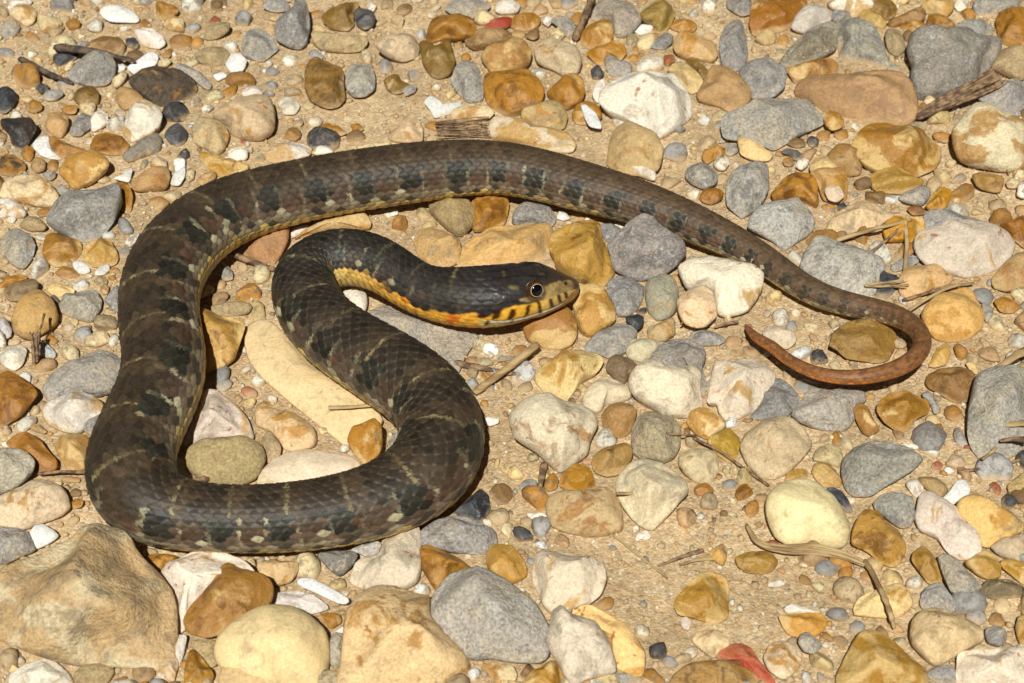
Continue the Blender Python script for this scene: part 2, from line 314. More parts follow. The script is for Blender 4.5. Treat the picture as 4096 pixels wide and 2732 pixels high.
# ------------------------------------------------------------------ stones traced one by one
STONES = """S:00:910,100 960,55 1080,50 1190,90 1280,170 1265,210 1030,205 950,165|long white chip
C:00:80,110 150,50 280,45 345,120 310,210 240,250 160,190 100,150
W:00:60,60 120,0 300,0 290,40 160,50 90,110
G:00:10,250 60,200 150,200 190,260 150,330 60,365 10,320
C:00:345,120 440,160 560,190 580,230 520,270 400,310 350,220
T:00:430,290 520,260 600,240 560,300 480,340
A:00:600,220 680,165 740,200 730,250 640,280
A:00:1430,20 1480,10 1620,60 1640,110 1540,160 1500,195 1440,150
W:00:1240,290 1300,250 1400,265 1490,330 1525,400 1460,450 1340,430 1270,370
B:00:800,420 880,360 1000,340 1110,360 1155,420 1130,500 1000,490 870,440
D:00:1150,360 1240,340 1280,420 1250,450 1170,430
G:00:620,690 700,580 790,510 900,480 1000,510 1060,600 1050,700 980,780 880,790 760,770 660,740|smooth grey disc stone
D:00:490,500 560,480 730,490 700,540 600,590 530,610 490,560
C:00:590,620 640,560 685,570 660,630 600,660
S:00:1160,620 1260,560 1330,500 1410,475 1460,520 1430,600 1340,640 1240,690
S:00:1070,600 1130,585 1160,620 1120,660 1060,670
C:00:1450,560 1530,530 1580,560 1540,610 1450,620
C:00:1020,750 1080,690 1150,640 1170,700 1110,780 1060,810
G:00:1610,590 1700,590 1830,660 1945,770 1920,830 1850,790 1740,690 1640,640
M:00:1190,720 1280,670 1450,650 1640,680 1760,720 1810,820 1760,890 1620,960 1480,975 1380,920 1270,840 1200,780|rust speckled brown rock
P:00:1075,860 1130,810 1220,820 1300,880 1340,940 1240,990 1140,1010 1080,960
D:00:0,810 60,795 130,830 145,900 120,990 50,1040 -20,1030 -40,900|ribbed black pebble
D:00:320,810 380,765 450,790 440,830 370,860
G:00:390,880 430,830 540,820 590,860 520,920 430,925
O:00:680,930 720,840 780,785 860,790 910,870 900,960 820,970 740,960
C:00:720,960 870,935 880,990 840,1065 770,1050 730,1000
W:00:1130,1220 1180,1030 1270,970 1370,950 1450,990 1490,1060 1460,1160 1390,1230 1200,1305|white egg shaped pebble
P:00:420,1120 460,1040 560,1030 620,1070 635,1150 600,1230 560,1275 480,1240 430,1190
D:00:10,1110 80,1090 290,1100 340,1170 290,1270 240,1370 180,1385 110,1320 90,1240 20,1170#4a4038
S:00:290,1340 340,1270 450,1235 450,1320 480,1390 580,1465 480,1470 370,1430
A:00:400,1310 430,1260 500,1260 620,1320 800,1380 760,1430 600,1455 480,1420 410,1360#c08a48
A:00:830,1350 880,1240 980,1215 1100,1250 1190,1330 1140,1410 1040,1425 960,1410 860,1385|chunky orange flint
T:00:1120,1430 1220,1340 1350,1260 1440,1230 1490,1300 1470,1390 1330,1440 1180,1490#94867a
D:00:1510,1240 1560,1165 1640,1150 1720,1210 1710,1290 1640,1350 1550,1310#5a5454
C:00:1770,1200 1850,1120 1950,1110 2060,1150 2105,1250 2060,1380 1990,1430 1900,1370 1780,1310#c4ae80
S:00:2070,590 2120,500 2200,490 2270,550 2240,640 2180,700 2110,660
S:00:1950,690 2050,660 2090,700 2000,750
T:00:1780,500 1880,440 2040,430 2110,500 2080,590 1950,610 1830,570
T:00:1870,360 1900,250 1990,200 2110,210 2100,290 2010,350 1930,370
C:00:1950,1090 2080,1000 2351,880 2480,900 2520,1050 2510,1200 2400,1280 2250,1290 2120,1240 2110,1150#cbb48a|broad tan slab
A:00:1990,870 2100,800 2180,780 2160,870 2060,910
W:00:2210,860 2270,800 2351,790 2420,850 2380,900 2250,900
W:00:2090,1390 2180,1350 2280,1380 2270,1460 2170,1490 2100,1450
A:00:1830,1400 1950,1410 2130,1480 2280,1520 2270,1568 2200,1600 2050,1640 1930,1560 1860,1460#c8963a
S:00:1590,1460 1700,1455 1700,1560 1620,1600
C:00:1380,1500 1440,1440 1530,1470 1540,1568 1480,1600 1400,1590
P:00:290,1480 350,1440 420,1480 410,1560 330,1590 280,1540
A:00:190,1400 240,1330 310,1360 310,1440 270,1490 210,1450
M:00:-30,1440 100,1420 220,1480 240,1550 150,1620 0,1600
A:00:225,1000 300,910 380,950 390,1000 310,1040
A:00:560,1010 600,980 710,960 700,1040 620,1050
G:00:640,1200 700,1090 760,1040 860,1080 840,1170 800,1200 740,1250 660,1250
W:00:820,1170 870,1050 900,1000 990,1050 990,1130 900,1190 850,1210
A:00:1480,510 1560,440 1590,460 1560,530 1500,530
C:00:1500,230 1600,150 1680,170 1700,290 1600,290 1520,260
Y:00:540,1580 640,1460 750,1400 870,1395 980,1450 1000,1520 920,1600 830,1670 690,1740 640,1690|blocky pale yellow stone
G:01:170,350 190,200 240,140 340,110 350,50 430,20 470,60 495,220 470,400 410,450 300,430|tall grey block
G:01:50,60 110,0 280,0 310,90 240,110 150,110
G:01:-130,420 -60,280 40,270 150,350 170,400 210,450 60,570 -40,540 -120,500
O:01:600,170 680,80 800,40 940,15 930,110 890,150 900,230 850,280 700,260 640,220
D:01:895,140 960,90 1060,90 1100,160 1080,230 1000,275 930,240|black round pebble
W:01:1010,50 1060,20 1110,50 1080,110 1030,90
T:01:510,290 660,300 800,330 1010,330 1020,400 960,470 800,480 600,460 530,380
A:01:510,370 620,380 620,420 550,435
O:01:455,650 500,570 560,530 640,570 750,620 800,660 800,800 820,900 760,970 680,995 590,970 490,910 455,820#a37a3c|upright honey brown stone
G:01:485,490 530,450 600,490 620,540 500,550
G:01:810,690 870,600 950,590 1060,600 1090,700 1090,820 1000,890 900,890 830,820#a8a294
O:01:1170,740 1260,685 1310,700 1340,760 1410,770 1350,850 1270,865 1200,810
G:01:1350,820 1400,780 1480,780 1460,850 1370,890
A:01:1590,250 1620,180 1700,140 1860,135 1980,170 2020,250 1990,330 1860,360 1740,350 1640,390 1570,400
R:01:2080,250 2180,180 2280,150 2351,170 2330,250 2220,275|red chip
B:01:1915,340 1990,300 2110,270 2300,280 2351,330 2250,400 2100,440 2000,460 1930,410
O:01:1505,420 1560,400 1640,440 1780,370 1800,460 1830,570 1780,690 1690,720 1610,700 1540,600
C:01:2000,190 2060,85 2130,120 2200,160 2130,220 2050,230
W:01:2190,100 2220,20 2351,0 2430,50 2400,120 2250,130
G:01:1730,80 1800,0 2060,0 2160,60 2100,100 2020,140 1990,170 1860,130 1780,120
C:01:1100,430 1200,350 1320,310 1450,350 1500,440 1480,530 1350,570 1200,520#cdb890
G:01:1780,740 1850,620 1920,570 2020,590 2060,680 2090,800 2080,920 1950,950 1880,880 1820,800
P:01:2065,530 2120,460 2210,440 2351,360 2470,390 2530,470 2510,580 2440,660 2351,650 2220,700 2150,650#d8ac70
A:01:2090,810 2110,700 2200,680 2351,650 2480,650 2590,720 2640,830 2620,930 2500,1000 2380,1060 2240,1040 2130,950|round amber cobble
S:01:1535,930 1600,880 1680,920 1700,970 1880,935 1890,980 1800,1040 1640,1090 1600,1010
C:01:1790,1060 1830,1000 1950,960 2100,960 2190,1030 2130,1100 1980,1115 1830,1110
Y:01:1210,1240 1290,1170 1420,1030 1490,1080 1530,1200 1530,1300 1400,1310 1240,1300#d8bf90
A:01:570,1180 650,1130 740,1160 840,1220 780,1250 650,1220
A:01:860,1150 940,1130 1000,1190 900,1215
W:01:205,950 260,890 370,910 405,980 360,1050 260,1050
C:01:-60,1050 0,1010 100,1020 150,1090 100,1150 20,1150
W:01:90,1420 150,1360 260,1320 420,1320 510,1360 490,1430 330,1470 200,1490 110,1480
W:01:500,1410 560,1350 640,1335 710,1380 700,1410 580,1425
C:01:910,1350 1000,1320 1200,1300 1260,1320 1080,1360 940,1370
W:01:2135,1180 2200,1080 2351,1090 2480,1120 2700,1180 2850,1220 2930,1330 2890,1400 2700,1390 2500,1340 2300,1290 2140,1270#d8c8a8|long pale bar stone
A:01:1880,510 1930,480 1975,510 1960,560 1890,555
A:02:0,180 50,130 180,120 260,160 250,220 150,280 40,280 -30,230
W:02:270,160 360,150 370,200 330,250 280,210
G:02:350,190 430,150 520,160 575,220 570,310 520,350 470,310 430,250
C:02:340,330 430,240 490,330 430,380 360,370
B:02:120,320 240,240 250,340 200,370 140,350
A:02:640,300 740,230 840,190 910,220 930,330 880,420 760,450 680,440 630,380
A:02:530,160 600,110 670,130 640,200 590,240
G:02:730,190 770,60 860,0 1100,30 1150,130 1190,200 1110,290 1080,330 960,350 930,290 910,210 830,190#a19488
S:02:1110,280 1170,220 1310,240 1260,310 1180,325
O:02:1180,120 1250,60 1370,20 1460,60 1500,130 1440,250 1380,310 1310,290 1300,220 1200,190#b09048
A:02:1440,250 1510,180 1600,170 1700,230 1680,290 1560,300
C:02:1140,440 1180,340 1290,310 1350,330 1300,420 1240,470
G:02:1260,440 1320,360 1420,300 1480,330 1470,400 1400,460
T:02:1050,440 1050,340 1110,310 1170,360 1140,450
Y:02:1480,410 1520,340 1680,350 1840,400 1890,500 1850,570 1720,540 1600,530 1500,470#cfae70
C:02:200,480 260,400 380,375 520,400 600,440 640,560 600,680 480,700 380,640 240,590#c8b690
A:02:680,480 770,440 870,400 960,370 1030,420 1050,500 990,560 900,520 830,600 770,580
G:02:855,540 900,500 980,550 1100,600 1090,690 1000,720 900,690 860,620
D:02:720,640 780,600 850,670 830,720 740,730
A:02:1040,540 1100,500 1180,500 1180,560 1090,570
R:02:1395,510 1480,500 1500,560 1420,610 1395,580#a86030
W:02:1140,620 1180,540 1380,520 1390,590 1350,660 1160,665
Y:02:1420,650 1480,600 1600,590 1700,660 1760,750 1720,830 1640,860 1560,790 1520,700
O:02:1580,575 1660,530 1740,590 1800,640 1760,740 1700,650
G:02:1910,360 1960,240 2100,180 2140,330 2165,500 2120,620 2020,660 1930,590 1910,470|upright grey shard
G:02:1980,80 1970,0 2200,0 2190,130 2100,150
A:03:-170,200 -140,60 -90,0 360,0 300,120 230,220 130,290 0,300 -130,330#ac7026|glossy rust brown block
Y:03:-130,360 -50,290 0,260 80,330 60,400 -30,420
W:02:810,930 830,850 900,780 1000,720 1110,680 1280,670 1480,680 1530,740 1600,860 1640,980 1640,1070 1490,1190 1350,1270 1280,1200 1100,1100 900,1010|angular white stone with grey patch
P:02:1700,870 1770,740 1830,620 1920,615 2050,690 2180,830 2190,920 2100,1020 1990,1030 1900,970 1720,930
G:02:2080,660 2180,570 2351,530 2430,580 2520,640 2500,800 2400,890 2200,910 2140,760
G:02:1930,1130 1970,1050 2150,990 2351,920 2500,920 2720,920 2850,1080 2850,1140 2600,1260 2400,1380 2351,1350 2100,1280 1960,1270|flat bluish grey slab
A:02:320,870 420,770 480,700 560,680 640,720 670,830 640,930 500,1010 440,970 350,900
W:02:730,880 770,760 840,720 860,800 830,900 790,950
C:02:80,1060 160,970 300,935 430,960 510,1060 470,1190 350,1180 200,1150 100,1110#bfa870
A:02:545,1060 590,970 700,940 800,980 830,1080 700,1140 590,1140
S+:02:630,970 680,960 770,1040 825,1150 810,1185 710,1160 670,1090
P:02:890,1400 910,1260 980,1170 1070,1140 1200,1180 1320,1240 1385,1360 1360,1500 1320,1570 1150,1610 950,1570 870,1500#cda878|round buff stone with amber cap
W:02:920,1500 980,1460 1100,1470 1250,1530 1320,1590 1310,1660 1260,1650 1100,1590 1000,1568
S:02:1700,1110 1760,1060 1820,1090 1800,1150 1730,1150
A:02:1740,1450 1770,1370 1880,1330 1950,1380 1940,1430 1850,1470 1790,1510
G:02:1960,1420 1960,1330 2060,1330 2080,1390 2020,1430
Y:02:2070,1270 2130,1260 2300,1350 2400,1420 2351,1480 2200,1470 2100,1420 2080,1350
W:02:1840,1510 1880,1440 1980,1440 2000,1500 1950,1568 1880,1560
G:02:1590,1600 1640,1530 1730,1490 1830,1530 1890,1620 1870,1690 1760,1740 1650,1690 1600,1640
W:03:210,250 250,160 330,70 440,40 560,110 580,190 500,220 330,310 250,280#c8c0ac
W:03:540,50 580,0 960,0 970,60 850,130 780,190 700,100 600,90
G:03:580,160 600,95 760,100 770,170 700,210 620,210
G:03:110,560 200,450 330,320 440,240 580,200 640,260 620,460 500,530 330,590 160,620#8a8070|leaning grey wedge
G:03:590,230 680,200 860,215 980,290 1050,400 1100,560 1130,620 900,600 700,620 640,590 640,380#a09a90
A:03:180,650 260,590 400,560 560,530 640,590 620,690 500,720 380,730 280,780 230,740#c08a4a
P:03:250,880 300,780 420,720 640,710 880,680 1100,655 1230,690 1300,760 1350,930 1350,1080 1250,1150 1000,1140 820,1130 620,1090 500,1030 390,930 330,910#bd8f62|big reddish tan slab
A:03:830,160 880,90 960,90 1060,180 1090,240 1040,270 960,240 860,210#c09a48
O:03:930,70 980,10 1130,0 1190,80 1160,150 1080,190 1000,130
B:03:1090,210 1200,150 1390,60 1440,90 1440,190 1380,220 1250,230 1140,260#a87840
A:03:1210,260 1270,190 1380,180 1450,230 1460,280 1330,270
Y:03:1400,50 1450,10 1690,0 1710,80 1640,160 1500,130 1450,130
A:03:1460,220 1470,150 1560,130 1680,200 1720,240 1640,290 1530,300 1480,280
B:03:1230,320 1280,270 1340,300 1330,360 1270,380
T:03:1075,310 1110,260 1200,280 1250,360 1260,460 1190,520 1110,480 1080,400
W:03:1710,60 1720,0 1840,0 1830,80 1750,110
G:03:1890,80 1900,0 2351,0 2351,90 2200,90 2100,120 1940,140
A:03:2090,190 2130,120 2250,85 2351,100 2420,200 2400,360 2351,430 2240,430 2120,400 2110,300|speckled amber block
G:03:1720,270 1750,210 1870,185 2010,210 2060,250 2060,320 2000,350 1830,330
G:03:1290,430 1320,330 1400,300 1560,290 1800,300 2000,350 2120,360 2120,450 2050,600 1900,750 1700,880 1520,900 1400,910 1340,860 1310,700 1340,600 1290,500#928c88|largest flat grey slab
T:03:2090,560 2130,470 2351,440 2400,560 2351,740 2200,700 2050,620
G:03:1930,910 2000,830 2120,760 2250,720 2351,760 2420,900 2351,1060 2200,1060 2080,980
C:03:1700,1200 1780,1100 1890,970 2000,960 2100,1020 2300,1110 2380,1140 2420,1300 2351,1450 2330,1560 2150,1570 1900,1520 1760,1470 1710,1330#dcd0a8|big cream angular block
A:03:770,1340 850,1220 930,1160 1080,1135 1200,1160 1350,1210 1490,1270 1580,1360 1580,1460 1500,1560 1350,1620 1200,1590 1000,1560 880,1480|humped amber cobble
W+:03:1080,1450 1120,1400 1170,1375 1210,1430 1250,1500 1150,1530
A+:03:510,1090 560,1030 640,1030 700,1110 680,1170 590,1200 530,1160
A:03:600,1240 640,1180 720,1190 740,1260 660,1290
B:03:540,1430 620,1350 720,1340 820,1390 870,1490 850,1600 750,1620 600,1560#b08448
Y:03:380,1530 440,1460 540,1440 640,1530 700,1620 690,1680 600,1690 480,1640 400,1590
W:03:250,1530 280,1460 390,1450 360,1530 310,1568
A:03:130,1470 200,1430 250,1500 210,1530 150,1520
D:03:110,1400 180,1360 290,1390 310,1450 250,1480 200,1420#6a6864
D:03:350,1290 400,1245 470,1280 460,1340 390,1350
B:03:170,1320 240,1260 330,1280 350,1340 260,1360
C:03:1420,940 1470,870 1560,930 1560,990 1480,980
A:03:1370,1000 1420,930 1480,990 1420,1040
G:03:1090,630 1140,590 1220,620 1210,660 1120,650
C:10:0,240 40,110 180,40 350,60 450,120 540,230 520,310 450,330 330,330 200,290 60,260|rounded cream boulder stone
W:10:-30,270 80,260 180,300 250,390 200,430 100,420 -30,440
G:10:390,20 510,0 510,60 460,95 400,50
G:10:500,160 590,130 660,200 600,230 540,220
G:10:440,420 520,290 650,220 850,180 1060,130 1100,180 1110,310 1050,450 960,570 860,640 760,650 640,600 540,560 450,490|grey wedge pebble with tan stain
A:10:1060,100 1180,120 1220,230 1200,385 1100,385 1080,250
S:10:1040,70 1130,30 1160,-20 1220,-20 1190,110 1110,90
P:10:1210,100 1270,60 1400,-30 1540,-30 1560,60 1530,170 1400,180 1290,190 1230,180
S:10:1560,130 1600,20 1700,-40 1700,50 1650,140
C:10:1700,60 1720,-20 1790,-20 1780,80 1730,105
P:10:1800,90 1880,30 1980,10 1990,60 1880,130 1830,130
G:10:10,620 90,560 170,550 280,600 325,690 290,810 230,890 180,895 110,860 20,760|round slate grey pebble
A:10:395,720 420,620 500,580 620,610 740,660 755,740 690,830 600,870 510,885 410,820
A:10:750,760 800,690 900,620 1000,630 1050,700 1090,790 1060,860 950,890 830,870#cc9c50
S:10:660,840 740,830 820,890 830,930 770,950 700,940
S:10:870,930 930,870 1000,860 1010,910 960,960 880,960
G:10:1075,740 1150,700 1200,720 1170,800 1100,810
W:10:1150,640 1200,590 1290,570 1270,640 1200,710 1150,680
A:10:500,940 570,880 680,890 740,950 720,990 580,1000#c08c4c
T:10:170,510 250,430 340,420 430,510 400,550 280,560
A:10:-30,1070 60,980 170,950 260,980 200,1020 60,1060 -30,1110
B:10:25,1110 100,1040 300,995 355,1030 340,1090 250,1130 160,1200 80,1190#a08460
P:10:110,1370 140,1270 210,1160 310,1100 400,1120 490,1210 530,1330 510,1420 420,1480 300,1550 200,1530 130,1480#cda064|plump tan pebble
Y:10:430,1110 470,1050 560,1040 680,1090 680,1120 600,1180 540,1190 470,1140
D:10:450,1170 500,1135 545,1190 530,1250 480,1220#68625e
G:10:540,1240 620,1150 760,1110 880,1110 930,1190 920,1280 830,1390 720,1370 620,1330 545,1290#a8a296
P:10:915,1080 960,1030 1005,1070 990,1130 940,1140
W:10:-30,1350 60,1360 110,1450 100,1530 0,1560#c0bcb4
A:10:410,1530 450,1490 540,1560 500,1600 420,1600
C:10:770,1540 880,1480 980,1480 1010,1568 900,1620 780,1600
G:10:950,1190 1080,1040 1120,1150 1120,1330 1040,1280
T:10:860,1010 920,960 990,1000 980,1060 900,1060
A:10:330,390 390,340 480,330 460,400 370,430
P:11:-170,780 -100,690 0,600 150,530 300,515 290,640 230,760 160,860 60,850 -60,800#b8825a|pinkish brown smooth stone
G:10:1980,880 2050,830 2140,930 2140,1000 2060,1010 2000,950
C:10:1820,1190 1860,1060 1910,1040 1970,1090 1930,1150
T:10:1810,1270 1950,1240 2200,1200 2320,1240 2280,1310 2100,1340 1850,1310
A:10:1800,1320 1900,1310 2100,1350 2240,1390 2240,1450 2200,1568 2190,1600 2150,1720 2050,1800 1930,1860 1880,1840 1880,1700 1840,1568 1810,1450#d0a050
W:11:300,600 330,540 470,490 485,530 400,590 310,630
C:11:350,640 450,550 600,470 760,420 870,380 990,390 1050,470 1040,540 850,510 600,540 430,590#ccb27a
S:11:1170,385 1290,345 1310,400 1200,435
T:11:1590,320 1650,270 1800,265 1960,300 2010,380 1990,500 1920,580 1850,600 1760,540 1680,470 1610,400#b09468
A:11:1980,400 1970,300 2080,220 2270,205 2320,320 2290,480 2150,550 2000,560 1980,480
C:11:1450,640 1500,550 1600,530 1720,570 1860,620 1880,720 1840,850 1720,890 1600,890 1500,790#c8a468
Y:11:1850,800 1900,700 2000,620 2130,540 2250,510 2400,510 2660,500 2720,580 2700,700 2740,820 2500,870 2200,890 1880,895#d8b068|rusty yellow slab behind the head
S:11:1620,900 1700,870 1765,860 1740,910 1650,920
W:11:770,1130 850,1090 970,1080 1020,1150 1020,1240 990,1330 900,1280 820,1190#e0d8c4
Gf:11:1030,1330 1100,1280 1200,1245 1400,1290 1600,1370 1800,1440 1990,1500 2040,1550 1950,1640 1900,1740 1840,1870 1780,1790 1600,1640 1450,1540#a49c96|grey slab under the neck
Lf:21:-60,-100 20,-160 130,-180 300,-20 500,220 700,380 950,520 1100,640 1150,740 1000,830 900,900 830,965 700,860 500,700 280,520 80,350 -40,200 -80,40#e2cc96|long cream slab inside the coil
G:12:0,470 40,370 110,310 270,300 360,360 400,430 380,500 330,520 200,500 60,510
S:12:410,440 430,370 490,380 540,440 470,460
A:12:520,380 700,400 820,430 760,460 620,460 560,440
A:12:340,650 370,580 480,530 600,480 720,455 800,490 810,620 860,720 920,830 935,930 880,1010 830,1060 700,1020 580,990 480,910 390,830 400,780 350,720#d2a04c|golden block by the snout
G:12:810,500 900,480 1000,540 1060,580 960,650 880,660 830,600#8a8a90
W:12:930,485 1050,490 1040,550 960,530
G^:12:880,680 1000,570 1080,480 1200,405 1280,420 1400,530 1560,640 1590,760 1500,870 1380,960 1180,1005 1050,970 940,900 920,800#97908a|upright grey limestone chunk
W:12:1530,900 1640,850 1800,800 2000,830 2200,900 2300,970 2290,1080 2220,1200 2150,1290 1960,1345 1880,1310 1850,1130 1780,1080 1620,1090 1570,1010#ece2c8|chalky white block
Y+:12:1520,1200 1590,1120 1750,1060 1840,1110 1870,1220 1880,1330 1780,1430 1680,1440 1580,1400 1530,1310#e8cf98
G:12:870,1100 900,1010 980,970 1100,1000 1200,1080 1195,1180 1140,1290 1050,1340 960,1320 930,1220#8f8d8e
T:12:1220,1090 1260,990 1380,970 1490,1000 1530,1130 1510,1280 1440,1350 1330,1375 1250,1290#aca08c
Y:12:560,1200 620,1060 760,1050 850,1090 930,1250 950,1370 880,1430 720,1530 640,1490 590,1380#e4c47c|buttery translucent pebble
A:12:110,1450 140,1370 300,1300 450,1240 540,1280 590,1400 590,1520 540,1600 440,1640 350,1640 220,1600 130,1540#b98244|russet cube under the chin
D+:12:1040,1340 1150,1320 1210,1350 1200,1420 1150,1470 1060,1400#3c3d42|shiny black chip
G:12:680,1590 800,1480 960,1410 1080,1420 1140,1470 1120,1600 1000,1700 900,1730 800,1680 680,1670
G:12:1620,1568 1650,1490 1760,1460 1900,1500 1960,1560 1900,1600 1700,1610
C:12:1240,1450 1400,1380 1490,1360 1500,1500 1400,1568 1260,1560#c0a878
A:12:1720,230 1770,170 1880,160 1945,200 1920,270 1820,310 1740,280#ad7222
G:12:1970,250 1970,160 2000,60 2120,-20 2260,-80 2351,-40 2351,180 2300,290 2200,380 2110,440 2050,380 1980,320#aaa49c
G:12:2170,520 2200,410 2280,340 2360,310 2500,290 2620,250 2700,330 2760,440 2760,540 2700,600 2600,660 2500,740 2400,640 2250,560#b4b0ac|pitted light grey stone
A:13:30,210 100,130 160,60 260,20 380,20 450,100 460,300 430,340 330,270 200,260 60,290
Y:13:380,20 500,-30 700,-20 730,100 720,260 600,310 500,260 460,120#d0ac68
W+:13:510,180 580,130 660,150 710,230 640,290 560,270#d8c4a4
B:13:780,110 900,60 975,90 950,150 830,180
A:13:950,60 1000,0 1200,-40 1320,50 1430,110 1330,170 1230,210 1050,200 960,170#c09448
G:13:1190,260 1250,200 1400,150 1490,170 1480,250 1420,320 1300,300
A:13:1440,330 1520,230 1600,150 1670,180 1680,260 1620,350 1500,370#d89a2c
C:13:540,560 560,480 650,380 800,310 960,300 1100,390 1160,420 1060,480 960,560 720,590 600,590#dcc498
A:13:1270,350 1350,310 1440,350 1450,400 1330,410#9c5c18
A:13:1060,560 1080,480 1180,420 1300,430 1420,430 1440,530 1340,650 1200,650 1090,650#d6982e|bright orange pebble under the straw
A:13:790,640 830,530 900,510 920,590 900,680
G:13:1430,420 1480,380 1640,370 1800,420 1980,470 2030,540 1800,530 1600,570 1450,570
W:13:1350,680 1380,580 1500,560 1800,510 2000,540 2200,610 2250,690 2210,800 2120,900 1960,960 1800,980 1650,930 1480,870 1390,790#d0c4ac|big smooth buff white cobble
A:13:2120,520 2200,470 2351,410 2420,480 2420,650 2351,710 2270,640 2180,590#ac7024
A:13:1870,50 1920,20 2030,20 2170,60 2140,190 2080,200 1930,160#b88c4c
C:13:2180,110 2230,60 2310,90 2290,160 2200,160
W:13:2280,230 2300,130 2351,80 2400,200 2351,260
G:13:290,920 340,780 400,680 500,660 700,720 1000,790 1060,850 1060,960 1000,1080 940,1160 700,1130 500,1080 370,1000#b6b2ae|speckled grey granite like block
D:13:980,1150 1000,980 1060,910 1100,950 1190,960 1190,1060 1110,1160 1040,1180#56565a
G:13:1120,880 1250,790 1370,780 1390,840 1250,910 1150,930
Y:13:1200,1030 1220,950 1300,880 1550,880 1700,980 1640,1060 1450,1110 1400,1180 1290,1190 1210,1120#d6b274
Y:13:1410,1310 1530,1190 1640,1120 1800,1080 1880,1130 1950,1240 1980,1340 1960,1450 1850,1540 1700,1568 1540,1540 1450,1420#d8b060|knobbly yellow stone by the tail bend
P:13:2050,1000 2150,870 2280,760 2380,770 2400,950 2351,1080 2200,1110 2080,1080#c09a6c
A:13:2070,1190 2180,1160 2310,1200 2330,1250 2250,1310 2130,1290
G:13:1960,1210 2060,1250 2070,1320 2010,1400 1970,1330
O:13:590,1560 610,1480 750,1390 850,1370 1000,1390 1120,1450 1180,1530 1150,1640 1100,1740 1000,1760 850,1740 720,1720 640,1640 570,1610#a87f3c|olive amber rock inside the tail loop
W:13:0,1430 120,1430 250,1490 260,1568 180,1640 50,1600 -60,1500#d4c4a4
C:13:1200,1470 1290,1480 1350,1530 1270,1550
W:20:0,100 60,50 190,30 250,80 210,210 140,270 50,230 0,200
G:20:260,40 400,0 480,60 520,120 480,170 380,130#b4b8be
S:20:175,310 240,275 280,310 275,380 200,340
A:20:-30,340 90,285 180,330 300,410 345,490 260,600 190,690 100,740 30,790 0,790 -60,600#b47a30|cracked orange brown chunk
G:20:410,430 470,320 640,210 820,130 950,95 1060,140 1140,220 1130,300 1050,450 900,510 780,480 600,520 460,560 420,480#a29c94|large dusty grey pebble
W:20:400,640 440,570 600,490 750,465 870,510 950,590 930,670 800,770 730,840 600,830 480,780 410,720#dcd4c4|oval off white pebble
G:20:740,770 820,720 920,670 890,760 850,860 790,840
A:20:60,940 170,850 260,840 360,900 430,990 520,1090 520,1170 400,1210 320,1220 220,1050 100,980#b67c34
A:20:500,950 560,880 680,860 820,880 810,960 790,1080 780,1190 640,1190 590,1130 530,1030#c09054
G:20:-30,1000 130,980 240,1010 320,1100 300,1190 220,1280 110,1350 -30,1410#bcb6a4
A:20:550,1270 640,1235 740,1260 730,1295 600,1295
C:20:0,1440 120,1370 300,1290 440,1290 560,1340 620,1430 640,1530 560,1600 460,1640 200,1735 60,1700 0,1690 -60,1550#dcc8a0|big folded cream stone
B:20:640,1390 690,1345 750,1370 740,1415 660,1425
A:20:640,1490 700,1440 770,1460 750,1520 680,1540
P:20:270,780 340,750 440,830 400,850 300,820
W:20:1690,960 1760,780 1860,550 1890,450 2000,460 2150,580 2270,720 2310,830 2330,900 2200,900 2000,880 1850,930 1760,980#d8c8b0
T:20:1700,1110 1760,980 1880,910 2050,890 2250,890 2400,960 2430,1080 2351,1250 2200,1330 1950,1320 1850,1270 1740,1180#b89e70|cracked brown oval stone
S:20:1580,1170 1610,1060 1680,1100 1760,1240 1740,1280 1640,1240
Y:21:10,780 0,640 100,610 250,640 430,720 540,820 550,920 520,970 350,1010 260,990 200,900 140,820#dcc08c
T:21:50,900 110,810 170,870 230,960 220,1050 120,1130 70,1060
C:21:560,800 640,780 670,830 600,860
Lf:21:20,1320 60,1200 160,1100 320,1020 520,1000 720,1030 880,1070 950,1140 940,1200 700,1320 400,1380 100,1385#e4d4b0|smooth cream dome
A+:21:840,900 890,790 960,770 1090,720 1150,780 1160,950 1130,1030 1010,1150 960,1100 880,1000#c88c34|pointed orange flint in the coil
G:21:1210,930 1270,850 1350,870 1340,960 1290,1030 1210,1000
A:21:0,590 80,540 160,590 120,620 20,640
S:21:2100,760 2110,690 2230,710 2230,750 2150,780
Y:22:215,360 230,290 350,180 480,110 620,100 800,130 835,180 790,270 660,340 580,440 500,540 420,530 320,480#e2ca80|faceted pale yellow flint with orange top
B:22:860,250 900,150 980,130 1090,170 1150,220 1090,330 1020,400 930,330#8a7254
W:22:650,540 690,440 770,370 850,330 950,370 1080,440 1090,520 1000,560 850,580 820,640 780,660 650,600#dcceac
W:22:1080,400 1090,310 1180,220 1260,180 1350,240 1500,260 1650,250 1710,320 1720,520 1740,620 1680,690 1550,690 1400,680 1250,570 1120,490#ecdcb8|big lumpy cream cobble
G:22:1280,170 1320,60 1450,0 1600,-20 1750,40 1780,130 1740,250 1790,400 1760,500 1730,500 1700,300 1650,250 1450,250 1330,220#9a938c
W:22:1810,480 1850,240 1900,210 2100,180 2230,180 2351,240 2400,330 2370,500 2280,620 2100,700 1970,730 1900,640 1890,560 1800,570#dcd0b8|pale grey white faceted block
W:22:1050,100 1080,0 1200,-30 1350,10 1360,50 1300,130 1200,190 1080,160#ccc29a
P:22:30,880 0,780 -20,680 80,580 200,520 350,510 500,570 650,600 740,680 770,780 700,900 680,1040 580,1110 500,1160 440,1200 370,1150 230,1010 100,930#e4cfb0|large rough pinkish white stone
B:22:825,680 870,610 980,570 1090,580 1145,640 1120,750 1070,850 980,890 890,850 840,780#b8884c
